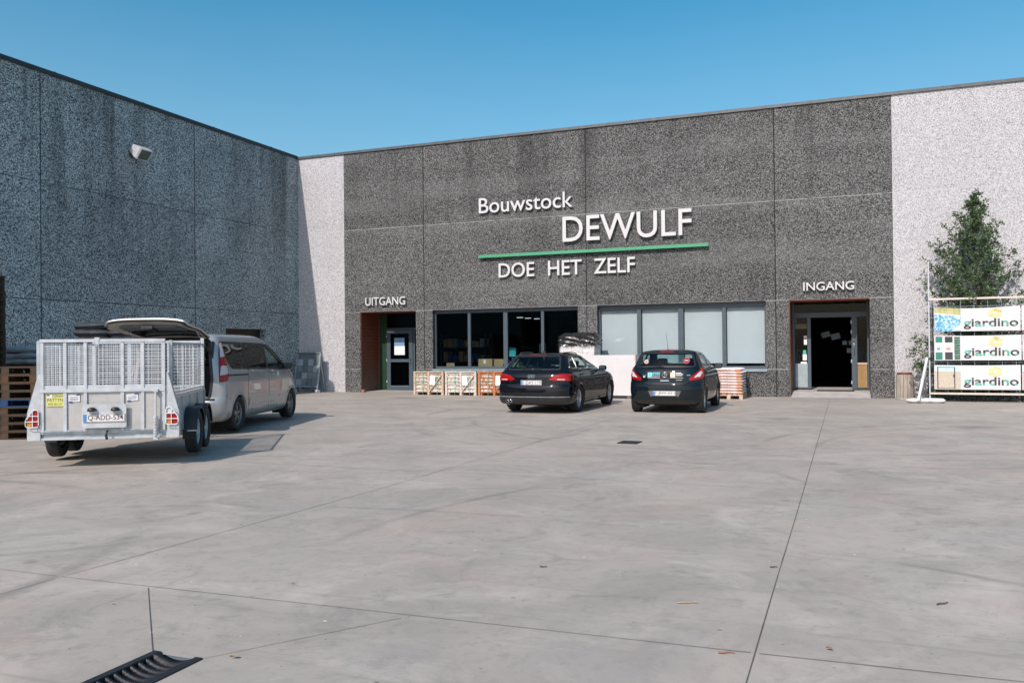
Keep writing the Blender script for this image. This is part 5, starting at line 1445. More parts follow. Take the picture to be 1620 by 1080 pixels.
    m = MB(); mesh(m, (-.76, LEN-.045, .95), (1.52, 0, 0), (0, 0, .70), 24, 13, .0028); m.build('front_mesh', t)
    # ramp, closed
    r = MB(); y0, y1 = -.005, .045
    px = (-.755, -.475, -.225, .235, .49, .755)
    for x in px: r.box((x-.02, y0, .455), (x+.02, y1, 1.64), gb)
    r.box((-.777, y0-.012, 1.64), (.777, y1+.01, 1.68), gb)
    r.box((-.735, y0+.004, .975), (.735, y1, 1.02), gb); r.box((-.775, y0-.01, .975), (.775, y0+.003, 1.012), gb)
    r.box((-.735, y0+.006, .455), (.735, y1, .48), g)
    for a, c in zip(px[:-1], px[1:]): r.box((a+.02, y0+.012, 1.02), (c-.02, y0+.02, 1.065), gb)
    ro = r.build('ramp', t)
    b = MB()
    for a, c in zip(px[:-1], px[1:]): b.box((a+.02, .018, .48), (c-.02, .024, .975), 'tread_plate')
    b.build('ramp_plate', ro)
    m = MB()
    for a, c in zip(px[:-1], px[1:]):
        w = c-a-.04; mesh(m, (a+.02, .022, 1.065), (w, 0, 0), (0, 0, .575), max(4, int(w/.042)), 20, .0026, .0042)
    m.build('ramp_mesh', ro)
    b = MB(); b.box((-.10, y0-.022, 1.665), (-.04, y0-.012, 1.70), gb); b.box((-.09, y0-.02, 1.60), (-.05, y0-.005, 1.67), gb); b.build('latch', ro)
    b = MB(); b.box((-.255, y0-.045, .50), (.295, y0-.032, .815), 'galvanised_bright')
    for x in (-.26, .28):
        for z in (.515, .80): b.lathe([(0, -.006), (.006, -.005), (.007, 0)], g, 'y', (x, y0-.045, z), 8)
    for x in (-.2, .2): b.box((x-.02, y0-.032, .6), (x+.02, y0, .7), g)
    bo = b.build('plate_board', ro)
    for x in (-.125, .165):
        k = MB(); k.lathe([(0, .032), (.03, .028), (.05, .014), (.056, 0), (.056, -.02), (0, -.02)], 'black_plastic', 'z', (x, y0-.075, .745), 16); k.box((x-.04, y0-.075, .725), (x+.04, y0-.046, .765), 'black_plastic', bev=.008); k.build('plate_lamp', bo)
    plate(bo, 'Q-ADD-534', .52, .11, (.02, y0-.053, .632))
    # yellow seller's plate and two white notices with navy corners
    k = MB(); a, c, z0, z1 = -.705, -.497, .795, .955; k.box((a, y0+.010, z0), (c, y0+.017, z1), 'sticker_yellow'); k.box((a+.008, y0+.008, z1-.05), (a+.07, y0+.0098, z1-.006), 'plate_white'); k.box((a+.008, y0+.006, z1-.022), (a+.04, y0+.0079, z1-.006), 'ink_navy')
    for body, x0, x1, za, zb in (('STEPHAAN', a+.075, c-.006, .915, .945), ('PATTYN', a+.012, c-.006, .855, .90), ('0472 457 277', a+.02, c-.012, .81, .838)):
        vs, fs = fit_text(body, x0, x1, za, zb); k.add([(v.x, y0+.0085, v.z) for v in vs], fs, 'ink_black')
    k.build('sticker', ro)
    for x0 in (-.435, .29):
        k = MB(); z0, z1 = .84, .95; mt = Matrix.Translation((x0+.07, 0, .895)) @ Matrix.Rotation(-.10 if x0 > 0 else 0, 4, 'Y')
        k.box((-.07, y0+.010, -.045), (.07, y0+.017, .045), 'plate_white', mt); k.prism([(x0+.07+u, .895+v) for u, v in [(-.07, -.055), (-.03, -.055), (-.015, -.038), (-.06, -.038)]], 'ink_navy', 'y', y0+.007, y0+.016)
        k.prism([(x0+.07+u, .895+v) for u, v in [(.02, .038), (.06, .038), (.075, .055), (.035, .055)]], 'ink_navy', 'y', y0+.007, y0+.016)
        for z in (.012, -.006, -.022): k.box((-.055, y0+.008, z), (.05, y0+.0099, z+.005), 'ink_navy', mt)
        k.build('sticker', ro)
    # spring assister on the right
    k = MB(); x = .665; k.tube([(x, y0-.05, .98), (x, y0-.05, .64)], .014, gb, 10); k.tube([(x, y0-.05, .64), (x, y0-.05, .34)], .016, g, 10)
    hp = [(x+.027*math.cos(a*.6), y0-.05+.027*math.sin(a*.6), .645-.27*a/140) for a in range(141)]; k.tube(hp, .007, gb, 6)
    k.box((x-.03, y0-.06, .965), (x+.03, y0, 1.0), gb); k.box((x-.03, y0-.07, .33), (x+.03, y0+.02, .35), gb); k.build('spring', ro)
    k = MB(); k.tube([(.05, y0-.03, .46), (.045, y0-.06, .40), (.05, y0-.04, .35)], .018, 'black_plastic', 8); k.build('ramp_handle', t)
    # axles, wheels, mudguards
    for y in (1.18, 1.88):
        a = MB(); a.bar((-.8, y, .32), (.8, y, .32), .07, .07, g); a.build('axle', t)
        for sg in (1, -1):
            wheel(t, sg*.935, y, .315, .165, sg, 5, .19, 'galvanised', 2)
    for sg in (1, -1):
        b = MB()
        for y in (1.18, 1.88):
            a0, a1 = (0, 180); n = 18; vs = []; fs = []
            for i in range(n+1):
                q = R(8+164*i/n)
                for x in (.81, .84, 1.02, 1.04, 1.04):
                    rr = .375 if x < 1.035 else .372
                    vs.append((sg*x, y+rr*math.cos(q), .315+rr*math.sin(q)))
                vs[-1] = (sg*1.04, y+.345*math.cos(q), .315+.345*math.sin(q))
            for i in range(n):
                for k in range(4): fs.append((i*5+k, i*5+k+1, (i+1)*5+k+1, (i+1)*5+k))
            b.add(vs, fs, 'black_plastic', True)
        b.build('mudguard', t)
        k = MB(); k.box((min(sg*.84, sg*1.0), .82, .24), (max(sg*.84, sg*1.0), .83, .42), 'black_rubber'); k.build('mud_flap', t)
    k = MB(); k.box((.98, .40, .385), (1.10, .44, .40), g); k.box((.855, .14, .60), (.87, .2, .74), 'lens_amber'); k.build('side_bracket', t)
trailer()

# ------------------------------------------------------------------ pallets and sacks by the left wall
def pallet_parts(t, top='pallet_wood', blocks='pallet_wood', pieces=True):
    """1.2 x 0.8 m pallet, long side along x, origin at the centre of its base"""
    b = MB()
    for y in (-.40, -.225, -.07, .08, .255): b.box((-.6, y, .122), (.6, y+.145 if abs(y) > .3 or y > .2 else y+.10, .144), top)
    b.build('deck', t)
    b = MB()
    for x in (-.6, -.0725, .455): b.box((x, -.4, .10), (x+.145, .4, .1215), top)
    b.build('crossboard', t)
    for x in (-.6, -.0725, .455):
        for y in (-.4, -.05, .3):
            b = MB(); b.box((x, y, .022), (x+.145, y+.10, .0998), blocks); b.build('block', t)
    for y in (-.4, -.05, .3):
        b = MB(); b.box((-.6, y, 0), (.6, y+.10, .0218), top); b.build('runner', t)
ORD = ['topmost', 'second from the top', 'third from the top', 'fourth from the top', 'fifth from the top', 'sixth from the top', 'seventh from the top', 'eighth from the top', 'ninth from the top', 'tenth from the top',
       'eleventh from the top', 'twelfth from the top', 'thirteenth from the top', 'fourteenth from the top', 'fifteenth from the top', 'sixteenth from the top', 'seventeenth from the top', 'eighteenth from the top', 'nineteenth from the top', 'twentieth from the top', 'lowest']
def pallets():
    rng = random.Random(3); z0 = gz(10.6)
    protos = {}
    for k, (a, c) in dict(a=('pallet_wood', 'pallet_wood'), o=('pallet_wood_old', 'pallet_wood'), d=('pallet_wood_old', 'pallet_wood_old'), b=('pallet_blue', 'pallet_blue')).items():
        t = thing('wooden_pallet', 'wooden pallet', 'pallet', (0, 0, 0)); pallet_parts(t, a, c); protos[k] = t
    used = set()
    def put(kind, loc, rz, label, group):
        if kind not in used:
            used.add(kind); t = protos[kind]; t.location = loc; t.rotation_euler = (0, 0, rz); t['label'] = label; t['group'] = group; return t
        return dup(protos[kind], loc, rz, label, group)
    # low stack: right front corner near (-13.45, 10.9)
    kinds = 'oodobdoad'
    rz = R(21)
    d = Vector((math.cos(rz), math.sin(rz))); n = Vector((-d.y, d.x))
    c0 = Vector((-13.44, 10.93))-d*.6+n*.4
    for i in range(9):
        wob = rng.uniform(-.02, .02)
        blue = kinds[i] == 'b'
        put(kinds[i], (c0.x+d.x*wob, c0.y+d.y*wob, z0+.1445*i), rz+R(rng.uniform(-1, 1)),
            ('blue painted pallet, ' if blue else 'brown wooden pallet, ')+ORD[8-i]+' in the low stack left of the trailer', 'pallets in the low stack beside the trailer')
    c1 = c0-d*1.28+n*.35
    for i in range(21):
        w = rng.uniform(-.012, .012)
        put('d' if i % 3 else 'o', (c1.x+d.x*w, c1.y+d.y*w, z0+.1445*i), rz, 'weathered pallet, '+ORD[20-i]+' in the tall stack cut by the left edge', 'pallets in the tall stack at the left edge')
    # loaded stack behind: pallets under pale grey sacks
    c2 = Vector((-15.75, 12.62)); rz2 = R(14)
    for i in range(9): put('d', (c2.x, c2.y, z0+.1445*i), rz2, 'old pallet, '+ORD[8-i]+' under the grey cement sacks', 'pallets under the grey sacks')
    def sack(mat, L=.56, Wd=.38, H=.13, seed=1, prints=None):
        r = random.Random(seed); b = MB(); n, m = 18, 12; vs = []; fs = []
        for s in (1, -1):
            for i in range(n+1):
                for j in range(m+1):
                    u, v = i/n*2-1, j/m*2-1
                    e = max(0.0, (1-abs(u)**4.5)*(1-abs(v)**4.0))**.36
                    k = 1-.06*abs(v)**2
                    vs.append((u*L/2*k, v*Wd/2*(1-.05*abs(u)**3), H/2+s*H/2*e*(1+.10*math.sin(u*7+seed)*math.cos(v*5+seed*2))+r.uniform(-.002, .002)))
        N = (n+1)*(m+1)
        for i in range(n):
            for j in range(m):
                a = i*(m+1)+j; q = (a, a+m+1, a+m+2, a+1); fs.append(q); fs.append(tuple(N+k for k in reversed(q)))
        b.add(vs, fs, mat, True); return b
    s0 = sack('sack_grey', .60, .40, .135, 2).build('cement_sack')
    s1 = sack('sack_grey', .60, .40, .135, 5).build('cement_sack')
    d2 = Vector((math.cos(rz2), math.sin(rz2))); n2 = Vector((-d2.y, d2.x)); zz = z0+.1445*9
    spots = []
    for layer, k in ((0, 3), (1, 3), (2, 2)):
        for i in range(k):
            for j in range(2): spots.append((layer, i, j))
    names = {0: 'bottom', 1: 'middle', 2: 'top'}
    for q, (ly, i, j) in enumerate(spots):
        src = (s0, s1)[q % 2]
        o = src if q < 2 else src.copy()
        if q >= 2: COL.objects.link(o)
        u = (i-1)*.46+(.12 if ly == 1 else 0)+(.2 if ly == 2 else 0); v = (j-.5)*.40
        o.location = (c2.x+d2.x*u+n2.x*v, c2.y+d2.y*u+n2.y*v, zz+.128*ly); o.rotation_euler = (R(rng.uniform(-3, 3)), R(rng.uniform(-4, 4)), rz2+R(rng.uniform(-6, 6)))
        pos = ('left', 'middle', 'right')[i] if ly < 2 else ('left', 'right')[i]
        tag(o, 'plump grey sack, %s of the %s %s layer on the pallets left of the trailer' % (pos, ('front', 'back')[j], names[ly]), 'sack', 'grey sacks on the pallet stack')
    # dark plastic sacks behind the van
    c3 = Vector((-15.55, 14.62)); rz3 = R(24); d3 = Vector((math.cos(rz3), math.sin(rz3))); n3 = Vector((-d3.y, d3.x))
    z3 = gz(15)
    for i in range(3): put('d', (c3.x, c3.y, z3+.1445*i), rz3, 'old pallet, '+ORD[2-i]+' under the dark plastic sacks', 'pallets under the dark sacks')
    s2 = sack('sack_dark', .84, .64, .185, 3).build('plastic_sack'); first = True
    for ly in range(11):
        for i in range(2):
            o = s2 if first else s2.copy()
            if not first: COL.objects.link(o)
            first = False
            u = (i-.5)*.74+rng.uniform(-.04, .04)
            o.location = (c3.x+d3.x*u, c3.y+d3.y*u, z3+.434+.162*ly); o.rotation_euler = (0, R(rng.uniform(-3, 3)), rz3+R(rng.uniform(-4, 4)))
            tag(o, 'dark shiny plastic sack, %s %s in the pile behind the raised tailgate' % (('left', 'right')[i], ORD[10-ly]), 'sack', 'dark plastic sacks piled behind the van')
    s0, s1 = sack('sack_white', .50, .38, .088, 4), None
    return sack
sack_mesh = pallets()

def tile_frame():
    t = thing('tile_stand', 'grey metal stand of slate tile samples leaning in the shaded corner', 'tile stand', (-18.40, 26.0, gz(25)), R(-4), None, R(-9))
    b = MB()
    for x in (-.53, .53): b.bar((x, 0, 0), (x, 0, 1.46), .045, .045, 'galvanised')
    b.bar((-.55, 0, 1.46), (.55, 0, 1.46), .04, .05, 'tile_slate'); b.bar((-.53, 0, .22), (.53, 0, .22), .04, .04, 'galvanised')
    b.build('frame', t)
    b = MB(); b.box((-.50, .022, .24), (.50, .03, 1.44), 'tile_slate'); b.build('back_panel', t)
    for x in (-.22, .14):
        b = MB(); b.bar((x, .02, 1.46), (x, .02, 1.74), .016, .016, 'galvanised'); b.build('sign_rod', t)
    for r_, row in enumerate((('tile_pale', None, 'tile_pale', None), ('tile_mid', 'tile_slate', 'tile_mid', 'tile_pale'), ('tile_slate', 'tile_pale', 'tile_mid', 'tile_mid'), ('tile_pale', 'tile_mid', 'tile_slate', 'tile_mid'))):
        for c, m in enumerate(row):
            if not m: continue
            k = MB(); x = -.49+.248*c; z = 1.0-.245*r_; k.box((x, .002, z-.0), (x+.236, .0215, z+.232), m); k.build('tile', t)
    b = MB()
    for x in (-.50, .50): b.bar((x, .02, 1.3), (x, .45, .20), .03, .03, 'galvanised')
    b.build('back_leg', t)
    for x in (-.53, .53):
        b = MB(); b.box((x-.05, -.08, 0), (x+.05, .12, .10), 'sandbag_white', bev=.02); b.build('foot', t)
tile_frame()

# ------------------------------------------------------------------ goods along the shop front
def crates():
    rng = random.Random(5); z = gz(25)
    for k, (x0, x1, wd, lb) in enumerate(((-13.60, -12.47, 'crate_wood', 'brown braced wooden crate of white stone, nearest the exit door'), (-12.41, -11.27, 'crate_wood_pale', 'palest braced wooden crate of white stone, between two others'), (-11.21, -10.06, 'crate_wood_orange', 'orange stained wooden crate of white stone, half hidden behind the black estate'))):
        w = x1-x0; h = .79; d = .75; t = thing('stone_crate', lb, 'crate', ((x0+x1)/2, 25.42, z))
        t['group'] = 'wooden crates of stone under the dark window'
        a = w/2; F = MB()
        for y in (-.018, d-.03):
            for x in (-a, -.035, a-.07): F.box((x, y-.0, 0), (x+.07, y+.028, h), wd)
        F.build('post', t)
        s = MB()
        for i in range(6):
            zz = .10+i*.118
            s.box((-a, .012, zz), (a, .03, zz+.045), wd); s.box((-a, d-.05, zz), (a, d-.031, zz+.062), wd)
            s.box((-a, .051, zz), (-a+.02, d-.051, zz+.062), wd); s.box((a-.02, .051, zz), (a, d-.051, zz+.062), wd)
        s.build('slat', t)
        br = MB()
        for (p, q) in (((-a+.07, .69), (-.035, .12)), ((a-.07, .69), (.035, .12))): br.bar((p[0], -.008, p[1]), (q[0], -.008, q[1]), .06, .030, wd)
        br.box((-a, -.024, h-.035), (a, .031, h+.005), wd)
        br.build('brace', t)
        st = MB(); st.box((-a+.03, .075, .09), (a-.03, d-.07, h-.03), 'stone_white'); xx = -a+.03
        while xx < a-.06:
            zz = .09
            while zz < h-.05:
                hh = rng.uniform(.07, .12); st.box((xx, .036+rng.uniform(0, .012), zz), (min(xx+rng.uniform(.10, .2), a-.025), d-.06, min(zz+hh, h-.02)), 'stone_white', bev=.008); zz += hh+.004
            xx += .16
        st.build('stone', t)
        b = MB(); b.box((-a, .0, .0), (a, d, .022), wd) if False else None
        for x in (-a+.02, -.05, a-.12): b.box((x, .04, 0), (x+.10, d-.04, .085), wd)
        b.build('bearer', t)
        p = MB(); mt = Matrix.Translation((.16, -.036, .50)) @ Matrix.Rotation(R((3, -2, 1)[k]), 4, 'Y'); p.box((-.10, -.004, -.16), (.10, 0, .16), 'white_paper', mt); p.build('label_sheet', t)
        g = MB()
        for x in (-.22, .32): g.box((x, -.0275, .02), (x+.015, -.0255, h+.006), 'strap_green'); g.box((x, -.0245, h+.006), (x+.015, d, h+.009), 'strap_green')
        g.box((-a-.003, -.030, .40), (a+.003, -.028, .415), 'strap_green'); g.build('strap', t)
crates()

def board_stack():
    z = gz(25); x0, x1 = -7.62, -5.80; y0, y1 = 24.85, 25.35
    t = thing('board_pack', 'white pack of boards standing on timber bearers between the two dark cars', 'board pack', ((x0+x1)/2, y0, z))
    w = (x1-x0)/2
    b = MB(); n = 5
    for i in range(n): b.box((-w+.002*(i % 2), i*(y1-y0)/n, .092), (w-.002*(i % 2), (i+1)*(y1-y0)/n-.003, 1.31), 'board_white')
    b.build('board', t)
    b = MB(); b.box((w-.05, -.012, 1.18), (w+.006, .0-.001, 1.325), 'crate_wood_pale'); b.box((w-.05, -.012, 1.325), (w+.006, .5, 1.333), 'crate_wood_pale'); b.build('edge_guard', t)
    for x in (-w+.1, -.05, w-.25):
        b = MB(); b.box((x, -.03, 0), (x+.10, .53, .09), 'timber_bearer'); b.build('bearer', t)
    k = MB()
    def pr():
        k.build('printing', t)
        return MB()
    vs, fs = fit_text('2', .30, .385, 1.075, 1.22); k.add([(v.x, -.003, v.z) for v in vs], fs, 'board_print'); k = pr()
    k.tube([(-.17+.075*math.cos(a), -.002, 1.15+.075*math.sin(a)) for a in [2*math.pi*i/24 for i in range(25)]], .005, 'board_print', 4, cap=False); k = pr()
    k.box((.12, -.003, .45), (.16, -.002, .47), 'board_print'); k = pr(); k.box((.22, -.003, .70), (.225, -.002, .95), 'board_print'); k = pr(); k.box((.43, -.003, .52), (.435, -.002, .80), 'board_print')
    k.build('printing', t)
    k = MB(); k.prism([(-.05+.16*math.cos(a), .094+.12*math.sin(a)) for a in [math.pi*i/12 for i in range(13)]], 'blue_paper', 'y', -.004, -.001); k.build('sticker', t)
board_stack()

def wrapped_pallet():
    z = gz(25.5); t = thing('wrapped_pallet', 'shrink wrapped pallet of white blocks topped with black foil, behind the black estate', 'wrapped pallet', (-7.86, 26.0, z))
    p = MB()
    for x in (-.58, -.06, .46): p.box((x, -.4, 0), (x+.12, .4, .1), 'pallet_wood')
    p.box((-.6, -.42, .10), (.6, .42, .14), 'pallet_wood'); p.build('pallet', t)
    rng = random.Random(8)
    b = MB()
    for i in range(11):
        zz = .141+i*.138
        for j in range(3): b.box((-.56+j*.375, -.38+rng.uniform(0, .012), zz), (-.56+j*.375+.37, .36, zz+.134), 'stone_white', bev=.008)
    b.build('block', t)
    def crumple(x0, x1, y0, y1, z0, z1, mat, amp, seed, holes=0.0, ncol=26):
        """crumpled foil sleeve"""
        r = random.Random(seed); n = 4*ncol//2; m = int((z1-z0)/.045)+2; k = MB(); vs = []; fs = []
        P = densify([(x0, y0), (x1, y0), (x1, y1), (x0, y1)], (x1-x0)/ncol)
        n = len(P)
        for j in range(m+1):
            for i, (x, y) in enumerate(P):
                a = r.uniform(-amp, amp)+amp*math.sin(j*1.7+i*.4)
                cx, cy = (x0+x1)/2, (y0+y1)/2; L = math.hypot(x-cx, y-cy)
                vs.append((x+(x-cx)/L*a, y+(y-cy)/L*a, z0+(z1-z0)*j/m+r.uniform(-amp, amp)*.6))
        for j in range(m):
            for i in range(n):
                if r.random() < holes: continue
                fs.append((j*n+i, j*n+(i+1) % n, (j+1)*n+(i+1) % n, (j+1)*n+i))
        k.add(vs, fs, mat, True); top = vs[-n:]
        return k, top, n
    k, top, n = crumple(-.585, .585, -.41, .39, .15, 1.66, 'film', .010, 2); k.build('shrink_film', t)
    k, top, n = crumple(-.60, .60, -.425, .405, 1.60, 1.90, 'foil_black', .022, 6, .10)
    c = (0, 0, 2.03); rng2 = random.Random(2)
    ring = [(x*.72, y*.72, 1.99+rng2.uniform(-.03, .03)) for x, y, zq in top]
    k.add(top+ring, [(i, (i+1) % n, n+(i+1) % n, n+i) for i in range(n)], 'foil_black', True); k.add(ring+[c], [(i, (i+1) % n, n) for i in range(n)], 'foil_black', True)
    k.build('black_foil', t)
def foil_mats():
    t = NT('foil_black'); t.set(color=(.012, .012, .013), rough=.22, coat=.4); t.bump(t.noise(22, 5), .5, .02)
    m = bpy.data.materials.new('film'); m.use_nodes = True; M['film'] = m; n = m.node_tree.nodes; l = m.node_tree.links
    pb = n['Principled BSDF']; pb.inputs['Base Color'].default_value = (.62, .66, .66, 1); pb.inputs['Roughness'].default_value = .2
    tr = n.new('ShaderNodeBsdfTransparent'); mx = n.new('ShaderNodeMixShader'); nz = n.new('ShaderNodeTexNoise'); nz.inputs['Scale'].default_value = 9
    tc = n.new('ShaderNodeTexCoord'); l.new(tc.outputs['Object'], nz.inputs['Vector'])
    rp = n.new('ShaderNodeValToRGB'); rp.color_ramp.elements[0].color = (.06, .06, .06, 1); rp.color_ramp.elements[1].color = (.5, .5, .5, 1); rp.color_ramp.elements[0].position = .35; rp.color_ramp.elements[1].position = .7
    l.new(nz.outputs['Fac'], rp.inputs[0]); l.new(rp.outputs[0], mx.inputs[0]); l.new(tr.outputs[0], mx.inputs[1]); l.new(pb.outputs[0], mx.inputs[2]); l.new(mx.outputs[0], n['Material Output'].inputs[0])
foil_mats(); wrapped_pallet()

def bag_pallet():
    z = gz(25); x0, x1 = -3.40, -2.74; xc = (x0+x1)/2; y0 = 25.22
    pl = thing('wooden_pallet', 'pale new pallet under the white and orange bags beside the hatchback', 'pallet', (xc-.06, y0+.60, z), R(90))
    pallet_parts(pl, 'crate_wood', 'crate_wood')
    rng = random.Random(12)
    def bag(seed):
        b = sack_mesh('sack_white', .80, .40, .088, seed)
        return b
    def stripes(o, seed):
        r = random.Random(seed); k = MB()
        k.prism([(-.38, .012), (.30, .013), (.30, .021), (-.38, .020)], 'sack_print', 'y', -.2035, -.198)
        k.prism([(.20, .03), (.38, .028), (.38, .060), (.24, .062)], 'sack_orange', 'y', -.2025, -.197)
        for i in range(5): k.box((-.34+i*.09, -.2022, .046), (-.34+i*.09+r.uniform(.03, .06), -.198, .054), 'sack_print')
        k.build('bag_print', o)
    proto = []
    for sd in (11, 12, 13):
        o = bag(sd).build('mortar_bag'); stripes(o, sd); proto.append(o)
    used = [False]*3
    for ly in range(9):
        for j in range(3):
            k = (ly+j) % 3; src = proto[k]
            if not used[k]: o = src; used[k] = True
            else:
                o = src.copy(); COL.objects.link(o)
                for ch in src.children: c = ch.copy(); COL.objects.link(c); c.parent = o
            o.location = (xc-.05+rng.uniform(-.012, .012)-(.05 if ly == 8 else 0), y0+.21+.39*j+rng.uniform(-.01, .01), z+.146+.0835*ly); o.rotation_euler = (0, R(rng.uniform(-1, 1)), R(rng.uniform(-2, 2)))
            row = ('front', 'middle', 'rear')[j]
            tag(o, 'white and orange printed bag, %s, %s row, beside the hatchback' % (ORD[8-ly], row), 'bag', 'printed bags piled on the pale pallet')
bag_pallet()

def litter_bin():
    t = thing('litter_bin', 'round weathered slatted litter bin with a dark red rim against the pale wall', 'litter bin', (1.615, 26.28, gz(26)))
    b = MB(); n = 16
    for i in range(n):
        a = 2*math.pi*i/n; mt = Matrix.Rotation(a, 4, 'Z'); b.box((.205, -.040, .03), (.232, .040, .70), 'bin_slats', mt)
    b.build('slat', t)
    b = MB(); b.lathe([(.20, .03), (.20, .68), (.19, .68), (.19, .05), (0, .05)], 'dark_void', seg=24); b.build('liner', t)
    b = MB(); b.lathe([(.15, .69), (.165, .745), (.19, .75), (.20, .735), (.20, .69), (.15, .69)], 'bin_red', seg=28); b.build('rim', t)
    b = MB(); b.lathe([(0, 0), (.24, 0), (.24, .03), (0, .03)], 'threshold_concrete', seg=20); b.build('base', t)
litter_bin()

# ------------------------------------------------------------------ banner fence, tree and hedge on the right
def banner_fence():
    Y = 25.30; z = gz(25)
    t = thing('banner_fence', 'white steel fence frame with two pale rails standing before the tree', 'fence', (2.17, Y, z))
    b = MB()
    b.tube([(0, 0, .02), (0, 0, 3.78)], .020, 'post_white', 10); b.build('post', t)
    b = MB(); b.tube([(.09, .03, .05), (.09, .03, 2.6)], .018, 'coping_dark', 8); b.build('post', t)
    for x in (3.5,):
        b = MB(); b.tube([(x, 0, .02), (x, 0, 2.9)], .026, 'post_white', 10); b.build('post', t)
    b = MB(); b.bar((-.01, -.03, 2.755), (4.6, -.03, 2.755), .045, .05, 'rail_beige'); b.build('rail', t)
    b = MB(); b.bar((-.01, -.03, .225), (4.6, -.03, .215), .045, .05, 'rail_beige'); b.build('rail', t)
    b = MB()
    for i in range(14): b.bar((.12+i*.32, .0, .24), (.12+i*.32, .0, 2.74), .008, .008, 'galvanised')
    for i in range(8): b.bar((0, .006, .45+i*.3), (4.6, .006, .45+i*.3), .008, .008, 'galvanised')
    b.build('wire_infill', t)
    b = MB(); b.bar((-.06, -.08, 1.18), (-.36, -.98, .06), .06, .06, 'post_white'); b.build('strut', t)
    b = MB(); b.tube([(-.06, -.08, 1.16), (.02, 0, 1.16)], .03, 'coping_metal', 8); b.build('clamp', t)
    for (x, y, rz, lb) in ((-.32, -.62, .35, 'left white ballast bag under the foot of the slanting strut'), (.02, -.52, -.25, 'right white ballast bag beside the fence post foot')):
        s = sack_mesh('sandbag_white', .60, .34, .12, 7 if x < 0 else 9).build('sandbag', loc=(2.17+x, Y+y, z), rot=(0, 0, rz)); tag(s, lb, 'sandbag')
    # banners: printed sheets hung from the wires
    def banner(x0, x1, z0, z1, kind, label):
        w = x1-x0; h = z1-z0; o = thing('banner', label, 'banner', (x0, Y-.065, z0))
        sag = lambda u, v: -.012*math.sin(u*3.1)*(1-v)-.012*math.sin(u*11)*.4
        fold = kind == 'pool'
        def pt(u, v): # v 0 bottom, 1 top
            dz = -.045*math.sin(math.pi*min(max(u, 0), 1))*v**6 if fold else -.012*math.sin(math.pi*u)*v**4
            return (u*w, sag(u, v), v*h+dz)
        def sheet(u0, u1, v0, v1, mat, e, nu=14, nv=6, b=None):
            b = b or MB(); vs = []; fs = []
            for i in range(nu+1):
                for j in range(nv+1):
                    p = pt(u0+(u1-u0)*i/nu, v0+(v1-v0)*j/nv); vs.append((p[0], p[1]-e, p[2]))
            for i in range(nu):
                for j in range(nv): q = i*(nv+1)+j; fs.append((q, q+nv+1, q+nv+2, q+1))
            return b.add(vs, fs, mat, True)
        c = MB(); sheet(0, 1, 0, 1, 'cloth_white', 0, 40, 8, c); sheet(1, 0, 0, 1, 'cloth_white', -.004, 40, 8, c); c.build('sheet', o)
        ue = .312
        p = MB()
        if kind == 'pool':
            sheet(.005, ue, .0, 1, 'pool_print', .003, 14, 6, p); p.build('picture', o)
            q = MB(); q.add([(*pt(.20, .02)[:1], -.018, pt(.2, .02)[2]), (pt(.31, .02)[0], -.018, pt(.31, .02)[2]), (pt(.31, .30)[0], -.018, pt(.31, .3)[2])], [(0, 1, 2)], 'cloth_white'); q.build('picture', o)
        elif kind == 'rolls':
            for (a, d, m, v0, v1) in ((.015, .095, 'sticker_teal_dark', .03, .96), (.125, .215, 'ink_char', .03, .96)):
                sheet(a, d, v0, v1, m, .003, 6, 6, p); sheet(a, d, .33, .72, 'plate_white', .005, 6, 4, p); sheet(a+.015, d-.025, .42, .52, 'blue_paper' if a < .1 else 'ink_red_soft', .007, 4, 2, p)
            p.build('picture', o)
            q = MB()
            for i in range(9): sheet(.235, .302, .03+i*.104, .03+i*.104+.092, 'leaf_roll', .003+.004*(i % 2), 5, 2, q)
            q.build('picture', o)
        elif kind == 'gate':
            sheet(.005, ue, .0, .74, 'sand_print', .003, 10, 6, p); sheet(.005, ue, .74, .99, 'pale_sky_print', .003, 10, 3, p); p.build('picture', o)
            q = MB()
            for (u0, u1, v0, v1) in ((.035, .047, .03, .92), (.235, .247, .03, .92), (.047, .235, .90, .92), (.047, .235, .04, .06), (.225, .24, .50, .62)): sheet(u0, u1, v0, v1, 'ink_char', .006, 3, 3, q)
            q.build('picture', o)
        # word: dark above and below with a green band, like the print
        u0, u1, v0, v1 = .345, .975, .08, .51
        vs, fs = fit_text('giardino', u0, u1, v0, v1, 0, .016)
        bm = bmesh.new(); bv = [bm.verts.new((v.x, v.z, 0)) for v in vs]
        for f in fs:
            try: bm.faces.new([bv[i] for i in f])
            except ValueError: pass
        for nrm, co in (((.15, 1, 0), (0, .33, 0)), ((.075, 1, 0), (1, .24, 0)), ((1, 0, 0), (.47, 0, 0)), ((1, 0, 0), (.70, 0, 0)), ((1, 0, 0), (.80, 0, 0)), ((1, 0, 0), (.42, 0, 0)), ((1, 0, 0), (.56, 0, 0)), ((1, 0, 0), (.63, 0, 0)), ((1, 0, 0), (.74, 0, 0)), ((1, 0, 0), (.86, 0, 0)), ((1, 0, 0), (.93, 0, 0))):
            bmesh.ops.bisect_plane(bm, geom=bm.verts[:]+bm.edges[:]+bm.faces[:], plane_co=co, plane_no=nrm)
        bm.verts.index_update(); P = [v.co.copy() for v in bm.verts]; dark = []; green = []
        for f in bm.faces:
            m = f.calc_center_median(); top = m.y > .33-.15*m.x; low = m.y < .24+.15*(1-m.x)*.5
            band = (.34 < m.x < .42 and top) or (.47 < m.x < .56 and low) or (.56 < m.x < .63 and low) or (.63 < m.x < .70 and low) or (.80 < m.x < .86 and top) or (.93 < m.x and low)
            (green if band else dark).append(tuple(v.index for v in f.verts))
